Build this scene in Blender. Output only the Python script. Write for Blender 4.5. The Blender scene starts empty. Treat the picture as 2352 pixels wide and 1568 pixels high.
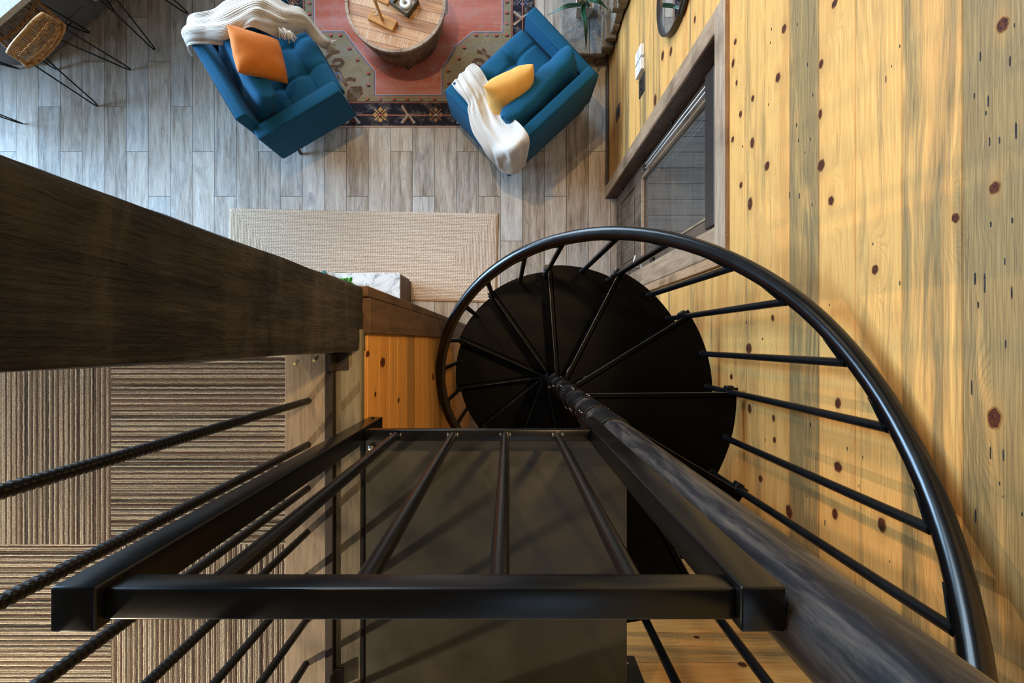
import bpy, bmesh, math, random
from mathutils import Vector, Matrix, noise as mnoise
random.seed(7)
C = bpy.context.scene.collection
PI = math.pi
R = math.radians
# ------------------------------------------------------------------ frame
F = 1100.0            # focal length in pixels of the 2352-wide picture
CX, CY = 1170.0, 784.0
H = 4.356             # camera height above the living-room floor

def at(px, py, z):
    d = H - z
    return Vector(((px - CX) * d / F, (CY - py) * d / F, z))

def fl(px, py, z=0.0):
    p = at(px, py, z)
    return (p.x, p.y)

# ------------------------------------------------------------------ objects
def obj(name, bm, mat, parent=None, smooth=False, flat_angle=None):
    me = bpy.data.meshes.new(name)
    if isinstance(bm, tuple):
        me.from_pydata(bm[0], [], bm[1])
        me.update()
    else:
        bmesh.ops.recalc_face_normals(bm, faces=bm.faces)
        bm.to_mesh(me)
        bm.free()
    o = bpy.data.objects.new(name, me)
    C.objects.link(o)
    for m in (mat if isinstance(mat, (list, tuple)) else [mat]):
        me.materials.append(m)
    if smooth:
        me.polygons.foreach_set('use_smooth', [True] * len(me.polygons))
        if flat_angle:
            try:
                me.set_sharp_from_angle(angle=R(flat_angle))
            except Exception:
                pass
    if parent:
        o.parent = parent
    return o

def thing(name, label, cat, loc=(0, 0, 0), rotz=0.0, group=None):
    o = bpy.data.objects.new(name, None)
    C.objects.link(o)
    o.empty_display_size = 0.1
    o.location = loc
    o.rotation_euler = (0, 0, rotz)
    o['label'] = label
    o['category'] = cat
    if group:
        o['group'] = group
    return o

def tag(o, label, cat, group=None):
    o['label'] = label
    o['category'] = cat
    if group:
        o['group'] = group
    return o

def struct(o, label=None, cat=None):
    o['kind'] = 'structure'
    if label:
        o['label'] = label
        o['category'] = cat
    return o

def dup(root, loc, rotz, label, group=None):
    r = root.copy()
    C.objects.link(r)
    r.location = loc
    r.rotation_euler = (0, 0, rotz)
    r['label'] = label
    if group:
        r['group'] = group
    for ch in list(root.children):
        c = ch.copy()
        C.objects.link(c)
        c.parent = r
        for g in list(ch.children):
            d = g.copy()
            C.objects.link(d)
            d.parent = c
    return r

# ------------------------------------------------------------------ mesh helpers
def NB():
    return bmesh.new()

def add_box(bm, x0, x1, y0, y1, z0, z1, bev=0.0, seg=2, mi=0, M=None):
    t = bmesh.new()
    v = [t.verts.new(c) for c in ((x0, y0, z0), (x1, y0, z0), (x1, y1, z0), (x0, y1, z0),
                                  (x0, y0, z1), (x1, y0, z1), (x1, y1, z1), (x0, y1, z1))]
    for f in ((3, 2, 1, 0), (4, 5, 6, 7), (0, 1, 5, 4), (1, 2, 6, 5), (2, 3, 7, 6), (3, 0, 4, 7)):
        t.faces.new([v[i] for i in f])
    if bev > 0:
        bmesh.ops.bevel(t, geom=list(t.edges), offset=bev, segments=seg, affect='EDGES', profile=0.5)
    merge(bm, t, M, mi)

def merge(bm, t, M=None, mi=0):
    mp = {}
    for v in t.verts:
        mp[v] = bm.verts.new(M @ v.co if M else v.co)
    for f in t.faces:
        try:
            nf = bm.faces.new([mp[v] for v in f.verts])
            nf.material_index = mi
            nf.smooth = f.smooth
        except ValueError:
            pass
    t.free()

def add_tube(bm, pts, r, seg=12, closed=False, cap=True, mi=0):
    pts = [Vector(p) for p in pts]
    n = len(pts)
    rs = r if isinstance(r, (list, tuple)) else [r] * n
    rings = []
    prev = None
    for i, p in enumerate(pts):
        if closed:
            t = pts[(i + 1) % n] - pts[i - 1]
        else:
            t = pts[min(i + 1, n - 1)] - pts[max(i - 1, 0)]
        if t.length < 1e-9:
            t = Vector((0, 0, 1))
        t.normalize()
        if prev is None:
            a = Vector((0, 0, 1)) if abs(t.z) < 0.9 else Vector((1, 0, 0))
            u = t.cross(a).normalized()
        else:
            u = (prev - t * prev.dot(t))
            u = u.normalized() if u.length > 1e-6 else t.orthogonal().normalized()
        prev = u
        w = t.cross(u)
        rings.append([bm.verts.new(p + (u * math.cos(2 * PI * k / seg) + w * math.sin(2 * PI * k / seg)) * rs[i]) for k in range(seg)])
    m = n if closed else n - 1
    for i in range(m):
        A, B = rings[i], rings[(i + 1) % n]
        for k in range(seg):
            f = bm.faces.new((A[k], A[(k + 1) % seg], B[(k + 1) % seg], B[k]))
            f.smooth = True
            f.material_index = mi
    if cap and not closed:
        for q in (rings[0][::-1], rings[-1]):
            try:
                f = bm.faces.new(q)
                f.material_index = mi
            except ValueError:
                pass

def add_prism(bm, poly, z0, z1, mi=0, M=None):
    t = bmesh.new()
    lo = [t.verts.new((x, y, z0)) for x, y in poly]
    hi = [t.verts.new((x, y, z1)) for x, y in poly]
    n = len(poly)
    t.faces.new(lo[::-1])
    t.faces.new(hi)
    for i in range(n):
        t.faces.new((lo[i], lo[(i + 1) % n], hi[(i + 1) % n], hi[i]))
    merge(bm, t, M, mi)

def add_lathe(bm, prof, seg=48, c=(0, 0), closed_prof=False, mi=0):
    rings = []
    for r, z in prof:
        rings.append([bm.verts.new((c[0] + r * math.cos(2 * PI * k / seg), c[1] + r * math.sin(2 * PI * k / seg), z)) for k in range(seg)])
    m = len(prof)
    for i in range(m if closed_prof else m - 1):
        A, B = rings[i], rings[(i + 1) % m]
        for k in range(seg):
            f = bm.faces.new((A[k], A[(k + 1) % seg], B[(k + 1) % seg], B[k]))
            f.smooth = True
            f.material_index = mi
    if not closed_prof:
        for q, (r, z) in ((rings[0][::-1], prof[0]), (rings[-1], prof[-1])):
            f = bm.faces.new(q)
            f.material_index = mi

def rot_to(direction, up=(0, 0, 1)):
    d = Vector(direction).normalized()
    q = d.to_track_quat('Z', 'Y')
    return q.to_matrix().to_4x4()

# ------------------------------------------------------------------ materials
MAT = {}

class NT:
    def __init__(s, name):
        m = bpy.data.materials.new(name)
        m.use_nodes = True
        s.m = m
        s.t = m.node_tree
        s.n = s.t.nodes
        s.b = s.n['Principled BSDF']
        s.out = s.n['Material Output']

    def new(s, ty, **kw):
        nd = s.n.new(ty)
        for k, v in kw.items():
            setattr(nd, k, v)
        return nd

    def link(s, a, b):
        s.t.links.new(a, b)

    def put(s, v, sock):
        if hasattr(v, 'is_linked') or hasattr(v, 'links'):
            s.link(v, sock)
        else:
            if sock.type == 'RGBA' and len(v) == 3:
                v = (*v, 1)
            sock.default_value = v

    def math(s, op, a, b=0.0, c=None):
        nd = s.new('ShaderNodeMath', operation=op)
        s.put(a, nd.inputs[0])
        s.put(b, nd.inputs[1])
        if c is not None:
            s.put(c, nd.inputs[2])
        return nd.outputs[0]

    def mix(s, f, a, b, mode='MIX'):
        nd = s.new('ShaderNodeMix', data_type='RGBA', blend_type=mode)
        s.put(f, nd.inputs[0])
        s.put(a, nd.inputs[6])
        s.put(b, nd.inputs[7])
        return nd.outputs[2]

    def coord(s, kind='Object'):
        return s.new('ShaderNodeTexCoord').outputs[kind]

    def sep(s, v):
        nd = s.new('ShaderNodeSeparateXYZ')
        s.put(v, nd.inputs[0])
        return nd.outputs

    def comb(s, x, y, z):
        nd = s.new('ShaderNodeCombineXYZ')
        s.put(x, nd.inputs[0])
        s.put(y, nd.inputs[1])
        s.put(z, nd.inputs[2])
        return nd.outputs[0]

    def scale(s, v, sc):
        nd = s.new('ShaderNodeVectorMath', operation='MULTIPLY')
        s.put(v, nd.inputs[0])
        nd.inputs[1].default_value = sc
        return nd.outputs[0]

    def noise(s, v, scale=5, detail=3, rough=0.5, dist=0.0):
        nd = s.new('ShaderNodeTexNoise')
        s.put(v, nd.inputs['Vector'])
        nd.inputs['Scale'].default_value = scale
        nd.inputs['Detail'].default_value = detail
        nd.inputs['Roughness'].default_value = rough
        nd.inputs['Distortion'].default_value = dist
        return nd.outputs[0]

    def white(s, v):
        nd = s.new('ShaderNodeTexWhiteNoise', noise_dimensions='3D')
        s.put(v, nd.inputs['Vector'])
        return nd.outputs

    def ramp(s, f, stops, interp='LINEAR'):
        nd = s.new('ShaderNodeValToRGB')
        cr = nd.color_ramp
        cr.interpolation = interp
        while len(cr.elements) < len(stops):
            cr.elements.new(0.5)
        for e, (p, c) in zip(cr.elements, stops):
            e.position = p
            e.color = (*c, 1) if len(c) == 3 else c
        s.put(f, nd.inputs[0])
        return nd.outputs[0]

    def maprange(s, v, a, b, c=0.0, d=1.0):
        nd = s.new('ShaderNodeMapRange')
        s.put(v, nd.inputs[0])
        for i, q in enumerate((a, b, c, d)):
            nd.inputs[i + 1].default_value = q
        return nd.outputs[0]

    def attr(s, name):
        return s.new('ShaderNodeAttribute', attribute_name=name).outputs

    def bump(s, h, strength=0.3, dist=0.01):
        nd = s.new('ShaderNodeBump')
        nd.inputs['Strength'].default_value = strength
        nd.inputs['Distance'].default_value = dist
        s.put(h, nd.inputs['Height'])
        s.link(nd.outputs[0], s.b.inputs['Normal'])

    def done(s, col=None, rough=None, metal=None, spec=None):
        if col is not None:
            s.put(col, s.b.inputs['Base Color'])
        if rough is not None:
            s.put(rough, s.b.inputs['Roughness'])
        if metal is not None:
            s.put(metal, s.b.inputs['Metallic'])
        if spec is not None:
            s.b.inputs['Specular IOR Level'].default_value = spec
        return s.m

def plain(name, col, rough=0.5, metal=0.0, var=0.15, scale=20, bump=0.0, spec=0.5, stretch=(1, 1, 1)):
    k = NT(name)
    v = k.scale(k.coord(), stretch)
    n = k.noise(v, scale, 4, 0.6)
    f = k.maprange(n, 0.3, 0.7)
    lo = tuple(c * (1 - var) for c in col)
    hi = tuple(min(1, c * (1 + var)) for c in col)
    if bump:
        k.bump(n, bump, 0.004)
    return k.done(k.mix(f, lo, hi), rough, metal, spec)

def m_floor():
    k = NT('wood_look_plank_tile')
    p = k.sep(k.coord('Object'))
    W, L = 0.2002, 1.2215
    x0, y0 = fl(745, 245 - 0)[0], fl(0, 245)[1]
    u = k.math('DIVIDE', k.math('SUBTRACT', p[0], x0), W)
    ci = k.math('FLOOR', u)
    fu = k.math('SUBTRACT', u, ci)
    v = k.math('DIVIDE', k.math('SUBTRACT', p[1], y0), L)
    v = k.math('ADD', v, k.math('MULTIPLY', k.math('ADD', ci, 13.0), 1 / 3.0))
    ri = k.math('FLOOR', v)
    fv = k.math('SUBTRACT', v, ri)
    rnd = k.white(k.comb(ci, ri, 3.0))
    rv = k.sep(rnd[1])
    # grain space, shifted per plank
    gx = k.math('ADD', p[0], k.math('MULTIPLY', rv[0], 7.0))
    gy = k.math('ADD', p[1], k.math('MULTIPLY', rv[1], 9.0))
    g = k.comb(gx, gy, 0.0)
    streak = k.noise(k.scale(g, (12, 1.0, 1)), 1.6, 6, 0.62, 0.5)
    fine = k.noise(k.scale(g, (170, 7, 1)), 1.0, 5, 0.7, 0.4)
    blot = k.noise(k.scale(g, (4.5, 2.0, 1)), 1.5, 5, 0.62, 0.6)
    saw = k.noise(k.scale(k.comb(gx, k.math('ADD', gy, k.math('MULTIPLY', gx, 0.5)), 0.0), (2.5, 75, 1)), 1.0, 3, 0.6, 0.3)
    s = k.math('ADD', k.math('ADD', k.math('MULTIPLY', streak, 0.55), k.math('MULTIPLY', fine, 0.45)), k.math('MULTIPLY', k.math('SUBTRACT', rv[1], 0.5), 0.10))
    col = k.ramp(s, [(0.30, (0.10, 0.07, 0.05)), (0.41, (0.31, 0.24, 0.18)), (0.51, (0.50, 0.415, 0.34)), (0.66, (0.72, 0.65, 0.57))])
    gray = k.ramp(s, [(0.30, (0.12, 0.11, 0.105)), (0.41, (0.33, 0.31, 0.29)), (0.51, (0.52, 0.50, 0.47)), (0.66, (0.74, 0.71, 0.68))])
    col = k.mix(k.maprange(k.math('ADD', k.math('MULTIPLY', blot, 0.7), k.math('MULTIPLY', rv[2], 0.35)), 0.47, 0.76), col, gray)
    dark = k.maprange(blot, 0.55, 0.72, 0.0, 0.72)
    col = k.mix(k.math('MULTIPLY', dark, k.maprange(streak, 0.4, 0.6)), col, (0.085, 0.062, 0.05))
    scr = k.math('MULTIPLY', k.maprange(saw, 0.54, 0.70, 0, 0.28), k.maprange(blot, 0.38, 0.58))
    col = k.mix(scr, col, (0.60, 0.55, 0.49))
    # little knots
    vo = k.new('ShaderNodeTexVoronoi', feature='F1', distance='EUCLIDEAN')
    k.put(k.scale(g, (5.5, 3.6, 1)), vo.inputs['Vector'])
    ring = k.maprange(vo.outputs['Distance'], 0.05, 0.16, 0.35, 0.0)
    col = k.mix(ring, col, (0.20, 0.165, 0.135))
    kn = k.maprange(vo.outputs['Distance'], 0.025, 0.055, 0.85, 0.0)
    col = k.mix(kn, col, (0.04, 0.03, 0.025))
    gap = k.math('MAXIMUM', k.math('GREATER_THAN', k.math('ABSOLUTE', k.math('SUBTRACT', fu, 0.5)), 0.4885),
                 k.math('GREATER_THAN', k.math('ABSOLUTE', k.math('SUBTRACT', fv, 0.5)), 0.4982))
    col = k.mix(k.math('MULTIPLY', gap, 0.85), col, (0.035, 0.03, 0.026))
    k.bump(k.math('SUBTRACT', k.math('MULTIPLY', fine, 0.4), gap), 0.35, 0.004)
    return k.done(col, k.maprange(fine, 0.3, 0.7, 0.62, 0.45), 0, 0.4)

def m_pine(name, axis='Y', warm=0.0):
    """Knotty beetle-kill pine: boards carry board_tone (0 pale .. 1 grey stain), board_id and the pull of nearby knots on the grain."""
    k = NT(name)
    p = k.sep(k.coord('Object'))
    bid = k.attr('board_id')[2]
    tone = k.attr('board_tone')[2]
    kd = k.attr('knot_pull')[2]
    al = p[1] if axis == 'Y' else p[0]
    a2 = k.math('ADD', al, k.math('MULTIPLY', bid, 3.71))
    z2 = k.math('ADD', p[2], k.math('MULTIPLY', bid, 1.37))
    g = k.comb(a2, z2, 0.0)
    warp = k.noise(k.scale(g, (1.5, 6, 1)), 1.0, 3, 0.5)
    zw = k.math('ADD', z2, k.math('MULTIPLY', k.math('SUBTRACT', warp, 0.5), 0.10))
    g2 = k.comb(a2, zw, 0.0)
    # growth rings: thin dark late-wood lines following warped contours
    ph = k.math('ADD', k.math('MULTIPLY', zw, 62.0), k.math('MULTIPLY', kd, 8.0))
    ph = k.math('ADD', ph, k.math('MULTIPLY', k.noise(k.scale(g, (1.2, 9, 1)), 1.0, 2, 0.5), 4.0))
    fr = k.math('FRACT', ph)
    late = k.math('MULTIPLY', k.maprange(fr, 0.45, 0.97), k.math('LESS_THAN', fr, 0.97))
    late = k.math('MULTIPLY', late, k.maprange(k.noise(k.scale(g, (0.8, 14, 1)), 1.0, 2, 0.5), 0.42, 0.62))
    fine = k.noise(k.scale(g, (8, 380, 1)), 1.0, 3, 0.6)
    band = k.noise(k.scale(g2, (0.40, 11, 1)), 1.0, 3, 0.55, 0.3)
    stain = k.noise(k.scale(g2, (1.1, 20, 1)), 1.0, 6, 0.68, 0.6)
    base = k.mix(k.maprange(fine, 0.3, 0.7), (0.54, 0.240, 0.056), (0.77, 0.405, 0.116))
    base = k.mix(k.maprange(band, 0.52, 0.66, 0, 0.75), base, k.mix(k.maprange(fine, 0.3, 0.7), (0.46, 0.180, 0.040), (0.60, 0.275, 0.072)))
    base = k.mix(k.math('MULTIPLY', late, 0.55), base, (0.40, 0.18, 0.042))
    grey = k.mix(k.maprange(fine, 0.3, 0.7), (0.15, 0.084, 0.028), (0.335, 0.205, 0.072))
    grey = k.mix(k.math('MULTIPLY', late, 0.55), grey, (0.085, 0.06, 0.028))
    strk = k.noise(k.scale(g2, (1.3, 70, 1)), 1.0, 4, 0.6, 0.4)
    grey = k.mix(k.maprange(strk, 0.54, 0.70, 0.0, 0.65), grey, (0.115, 0.072, 0.036))
    f = k.math('ADD', stain, k.math('MULTIPLY', k.math('SUBTRACT', tone, 0.5), 0.52))
    col = k.mix(k.maprange(f, 0.45, 0.66, 0.0, 0.95), base, grey)
    col = k.mix(k.maprange(kd, 0.55, 1.0, 0.0, 0.55), col, (0.40, 0.19, 0.05))
    if warm:
        col = k.mix(warm, col, k.mix(k.maprange(fine, 0.3, 0.7), (0.46, 0.17, 0.02), (0.62, 0.27, 0.045)))
    k.bump(k.math('ADD', fine, k.math('MULTIPLY', late, -0.4)), 0.15, 0.002)
    return k.done(col, 0.55, 0, 0.3)

def m_timber(name, a, b, c, along='X', sc=1.0, bump=0.5, rough=False):
    k = NT(name)
    v = k.coord()
    st = {'X': (2.0, 26, 26), 'Y': (26, 2.0, 26), 'Z': (26, 26, 2.0)}[along]
    st = tuple(q * sc for q in st)
    n = k.noise(k.scale(v, st), 1.0, 6, 0.65, 0.8)
    bl = k.noise(v, 5.5 * sc, 3, 0.55, 0.4)
    fi = k.noise(k.scale(v, tuple(q * 6 for q in st)), 1.0, 3, 0.6)
    s = k.math('ADD', k.math('MULTIPLY', n, 0.65), k.math('MULTIPLY', fi, 0.35))
    col = k.ramp(s, [(0.32, a), (0.5, b), (0.70, c)])
    col = k.mix(k.maprange(bl, 0.50, 0.68, 0.0, 0.75), col, tuple(q * 0.55 for q in a))
    if rough:
        bands = k.noise(k.scale(v, (2.2, 2.2, 7)), 1.0, 4, 0.6, 0.5)
        col = k.mix(k.maprange(bands, 0.50, 0.62, 0.0, 0.8), col, tuple(q * 0.8 for q in a))
        col = k.mix(k.maprange(bands, 0.46, 0.36, 0.0, 0.45), col, c)
        ripple = k.noise(k.scale(v, (60, 60, 26)), 1.0, 3, 0.6, 1.2)
        s = k.math('ADD', s, k.math('MULTIPLY', ripple, 0.5))
    k.bump(s, bump, 0.006)
    return k.done(col, 0.62, 0, 0.35)

def m_metal(name, col, rough, metal=0.6, spec=0.5, scr=0.25):
    k = NT(name)
    v = k.coord()
    n = k.noise(v, 9, 4, 0.6)
    sp = k.noise(v, 260, 2, 0.5)
    c = k.mix(k.maprange(n, 0.35, 0.7), tuple(q * 0.75 for q in col), tuple(q * 1.3 for q in col))
    c = k.mix(k.maprange(sp, 0.72, 0.78, 0, scr), c, tuple(min(1, q * 5 + 0.05) for q in col))
    k.bump(k.noise(v, 60, 2, 0.5), 0.006, 0.002)
    return k.done(c, k.maprange(n, 0.3, 0.7, rough * 0.85, rough * 1.15), metal, spec)

def m_rust_pipe():
    k = NT('mill_scale_steel')
    v = k.coord()
    n = k.noise(k.scale(v, (1, 1, 0.16)), 30, 6, 0.7, 1.0)
    st = k.noise(k.scale(v, (1, 1, 0.05)), 60, 4, 0.6)
    c = k.ramp(k.math('ADD', k.math('MULTIPLY', n, 0.6), k.math('MULTIPLY', st, 0.4)),
               [(0.36, (0.008, 0.008, 0.010)), (0.47, (0.026, 0.024, 0.026)), (0.55, (0.095, 0.076, 0.062)), (0.66, (0.20, 0.135, 0.085))])
    k.bump(n, 0.12, 0.002)
    return k.done(c, k.maprange(st, 0.3, 0.7, 0.30, 0.5), 0.55, 0.5)

def m_carpet():
    k = NT('striped_carpet_tile')
    p = k.sep(k.coord('Object'))
    T = 0.5
    ox, oy = -0.959, -0.488
    iu = k.math('FLOOR', k.math('DIVIDE', k.math('SUBTRACT', p[0], ox), T))
    iv = k.math('FLOOR', k.math('DIVIDE', k.math('SUBTRACT', p[1], oy), T))
    par = k.math('ABSOLUTE', k.math('MODULO', k.math('ADD', iu, iv), 2.0))      # 0 -> stripes along X
    wob = k.math('MULTIPLY', k.math('SUBTRACT', k.noise(k.coord(), 60, 2, 0.5), 0.5), 0.003)
    acr = k.math('ADD', k.math('MULTIPLY', p[1], k.math('SUBTRACT', 1.0, par)), k.math('MULTIPLY', p[0], par))
    alo = k.math('ADD', k.math('MULTIPLY', p[0], k.math('SUBTRACT', 1.0, par)), k.math('MULTIPLY', p[1], par))
    acr = k.math('ADD', acr, wob)
    row = k.math('DIVIDE', acr, 0.0042)
    ri = k.math('FLOOR', row)
    fr = k.math('SUBTRACT', row, ri)
    rnd = k.white(k.comb(ri, iu, iv))[0]
    ph = k.math('MODULO', k.math('ABSOLUTE', ri), 3.0)
    sel = k.math('ADD', k.math('MULTIPLY', ph, 0.30), k.math('MULTIPLY', rnd, 0.30))
    fade = k.noise(k.scale(k.comb(alo, acr, 0.0), (7, 90, 1)), 1.0, 3, 0.6)
    col = k.ramp(sel, [(0.0, (0.64, 0.575, 0.46)), (0.20, (0.44, 0.38, 0.29)), (0.32, (0.075, 0.060, 0.052)), (0.42, (0.125, 0.070, 0.052)), (0.60, (0.55, 0.49, 0.39)), (0.74, (0.24, 0.19, 0.145)), (0.85, (0.052, 0.048, 0.046))], 'CONSTANT')
    col = k.mix(k.maprange(fade, 0.45, 0.7, 0.0, 0.7), col, (0.24, 0.20, 0.155))
    tuft = k.noise(k.coord(), 420, 2, 0.6)
    col = k.mix(k.maprange(tuft, 0.35, 0.65, 0.6, 0.0), col, (0.02, 0.016, 0.012))
    k.bump(k.math('ADD', k.math('MULTIPLY', tuft, 0.6), k.math('SINE', k.math('MULTIPLY', fr, PI))), 0.7, 0.003)
    return k.done(col, 0.95, 0, 0.1)

def m_jute():
    k = NT('braided_jute')
    p = k.sep(k.coord('Object'))
    ax = k.math('SUBTRACT', 1.222, k.math('ABSOLUTE', p[0]))
    ay = k.math('SUBTRACT', 0.403, k.math('ABSOLUTE', p[1]))
    d = k.math('MINIMUM', ax, ay)
    isx = k.math('LESS_THAN', ax, ay)
    al = k.math('ADD', k.math('MULTIPLY', p[0], k.math('SUBTRACT', 1.0, isx)), k.math('MULTIPLY', p[1], isx))
    jit = k.math('MULTIPLY', k.math('SUBTRACT', k.noise(k.coord(), 38, 3, 0.6), 0.5), 0.010)
    d = k.math('ADD', d, jit)
    al = k.math('ADD', al, k.math('MULTIPLY', jit, 2.2))
    row = k.math('DIVIDE', d, 0.0135)
    ri = k.math('FLOOR', row)
    fr = k.math('SUBTRACT', row, ri)
    # two strands per row slanted against each other
    sl = k.math('SINE', k.math('ADD', k.math('MULTIPLY', al, 300.0), k.math('MULTIPLY', k.math('ABSOLUTE', k.math('SUBTRACT', fr, 0.5)), 9.0)))
    h = k.math('ADD', k.math('MULTIPLY', k.math('SINE', k.math('MULTIPLY', fr, PI)), 1.0), k.math('MULTIPLY', sl, 0.22))
    n = k.noise(k.coord(), 110, 3, 0.65)
    lon = k.noise(k.scale(k.coord(), (3, 30, 1)), 1.0, 3, 0.5)
    s = k.math('ADD', k.math('MULTIPLY', k.maprange(h, 0.0, 1.3), 0.55), k.math('MULTIPLY', n, 0.45))
    col = k.ramp(s, [(0.08, (0.24, 0.14, 0.085)), (0.30, (0.56, 0.39, 0.265)), (0.52, (0.77, 0.575, 0.415)), (0.85, (0.86, 0.70, 0.55))])
    col = k.mix(k.maprange(lon, 0.55, 0.75, 0, 0.35), col, (0.46, 0.31, 0.20))
    k.bump(h, 0.8, 0.006)
    return k.done(col, 0.9, 0, 0.15)

def m_rugwool(name, col, var=0.35, abrash=None):
    k = NT(name)
    v = k.coord()
    weave = k.noise(k.scale(v, (1, 0.5, 1)), 330, 2, 0.6)
    ab = k.noise(k.scale(v, (0.7, 7, 1)), 1.0, 4, 0.6)
    wear = k.noise(v, 11, 5, 0.7)
    c = k.mix(k.maprange(weave, 0.35, 0.65), tuple(q * (1 - var) for q in col), tuple(min(1, q * (1 + var)) for q in col))
    if abrash:
        c = k.mix(k.maprange(ab, 0.42, 0.62, 0, 0.8), c, abrash)
    line = k.noise(k.scale(v, (2.5, 120, 1)), 1.0, 3, 0.6)
    c = k.mix(k.maprange(line, 0.56, 0.70, 0, 0.35), c, tuple(q * 0.55 for q in col))
    c = k.mix(k.maprange(wear, 0.50, 0.72, 0, 0.45), c, (0.44, 0.37, 0.34))
    fleck = k.noise(v, 75, 3, 0.6)
    c = k.mix(k.maprange(fleck, 0.66, 0.72, 0, 0.7), c, (0.05, 0.04, 0.045))
    k.bump(weave, 0.4, 0.002)
    return k.done(c, 0.95, 0, 0.1)

def m_fabric(name, col, rough=0.85, sheen=0.3, var=0.18):
    k = NT(name)
    v = k.coord()
    w = k.noise(v, 420, 2, 0.6)
    b = k.noise(v, 7, 3, 0.5)
    c = k.mix(k.maprange(w, 0.35, 0.65), tuple(q * (1 - var) for q in col), tuple(min(1, q * (1 + var)) for q in col))
    c = k.mix(k.maprange(b, 0.45, 0.7, 0, 0.25), c, tuple(q * 0.75 for q in col))
    k.bump(w, 0.15, 0.001)
    k.b.inputs['Sheen Weight'].default_value = sheen
    return k.done(c, rough, 0, 0.25)

def m_knit(name, col):
    k = NT(name)
    uv = k.sep(k.coord('UV'))
    r = k.math('SINE', k.math('MULTIPLY', uv[1], 2 * PI * 36))
    n = k.noise(k.coord(), 300, 2, 0.5)
    s = k.math('ADD', k.math('MULTIPLY', k.maprange(r, -1, 1), 0.7), k.math('MULTIPLY', n, 0.3))
    k.bump(s, 0.7, 0.008)
    return k.done(k.mix(k.maprange(s, 0.15, 0.75), tuple(q * 0.80 for q in col), col), 0.95, 0, 0.1)

def m_marble():
    k = NT('veined_white_marble')
    v = k.coord()
    w = k.noise(v, 4.0, 6, 0.62, 1.6)
    n2 = k.noise(v, 11, 5, 0.7, 0.8)
    vein = k.math('ABSOLUTE', k.math('SUBTRACT', w, 0.5))
    a = k.math('MULTIPLY', k.maprange(vein, 0.0, 0.035, 1.0, 0.0), k.maprange(n2, 0.40, 0.65))
    c = k.mix(k.maprange(n2, 0.35, 0.7), (0.83, 0.81, 0.78), (0.64, 0.65, 0.68))
    c = k.mix(a, c, (0.10, 0.095, 0.10))
    return k.done(c, 0.2, 0, 0.5)

def m_stone(name, a, b):
    k = NT(name)
    v = k.coord()
    isl = k.new('ShaderNodeNewGeometry').outputs['Random Per Island']
    n = k.noise(v, 14, 6, 0.7, 0.6)
    f = k.noise(v, 60, 4, 0.6)
    c = k.mix(k.maprange(n, 0.35, 0.65), a, b)
    c = k.mix(k.math('MULTIPLY', isl, 0.55), c, (0.12, 0.085, 0.05))
    k.bump(k.math('ADD', n, k.math('MULTIPLY', f, 0.4)), 0.9, 0.012)
    return k.done(c, 0.85, 0, 0.3)

def m_rattan():
    k = NT('woven_rattan')
    n = k.noise(k.coord(), 45, 4, 0.6)
    return k.done(k.ramp(n, [(0.3, (0.17, 0.062, 0.014)), (0.5, (0.42, 0.19, 0.05)), (0.7, (0.62, 0.34, 0.12))]), 0.45, 0, 0.4)

def m_planks(name, axis, pitch, cols, rough=0.5, scl=1.0):
    """planks side by side along one axis, grain along the other"""
    k = NT(name)
    p = k.sep(k.coord())
    ac, al = (p[1], p[0]) if axis == 'Y' else (p[0], p[1])
    u = k.math('DIVIDE', ac, pitch)
    i = k.math('FLOOR', u)
    fr = k.math('SUBTRACT', u, i)
    r = k.white(k.comb(i, 2.0, 0.0))[0]
    g = k.comb(k.math('ADD', al, k.math('MULTIPLY', r, 5.0)), ac, p[2])
    n = k.noise(k.scale(g, (2.2 * scl, 40 * scl, 8)), 1.0, 5, 0.62, 0.6)
    saw = k.noise(k.scale(g, (150 * scl, 5 * scl, 3)), 1.0, 2, 0.5, 0.1)
    bl = k.noise(k.scale(g, (5 * scl, 9 * scl, 3)), 1.0, 3, 0.5)
    c = k.ramp(k.math('ADD', k.math('MULTIPLY', n, 0.75), k.math('MULTIPLY', r, 0.25)), [(0.3, cols[0]), (0.5, cols[1]), (0.68, cols[2])])
    c = k.mix(k.math('MULTIPLY', k.maprange(saw, 0.55, 0.62, 0, 0.65), k.maprange(k.math('ADD', k.math('MULTIPLY', bl, 0.6), k.math('MULTIPLY', r, 0.4)), 0.5, 0.6)), c, cols[3])
    gap = k.math('GREATER_THAN', k.math('ABSOLUTE', k.math('SUBTRACT', fr, 0.5)), 0.475)
    c = k.mix(k.math('MULTIPLY', gap, 0.8), c, tuple(q * 0.2 for q in cols[0]))
    k.bump(k.math('SUBTRACT', n, gap), 0.4, 0.004)
    return k.done(c, rough, 0, 0.4)

def m_glass():
    k = NT('door_glass')
    g = k.new('ShaderNodeBsdfGlossy')
    g.inputs['Roughness'].default_value = 0.02
    g.inputs['Color'].default_value = (1, 1, 1, 1)
    t = k.new('ShaderNodeBsdfTransparent')
    t.inputs['Color'].default_value = (0.86, 0.90, 0.92, 1)
    fr = k.new('ShaderNodeFresnel')
    fr.inputs['IOR'].default_value = 1.5
    mx = k.new('ShaderNodeMixShader')
    bf = k.new('ShaderNodeNewGeometry').outputs['Backfacing']
    k.link(k.math('MULTIPLY', fr.outputs[0], k.math('SUBTRACT', 1.0, bf)), mx.inputs[0])
    k.link(t.outputs[0], mx.inputs[1])
    k.link(g.outputs[0], mx.inputs[2])
    k.link(mx.outputs[0], k.out.inputs['Surface'])
    return k.m

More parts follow.
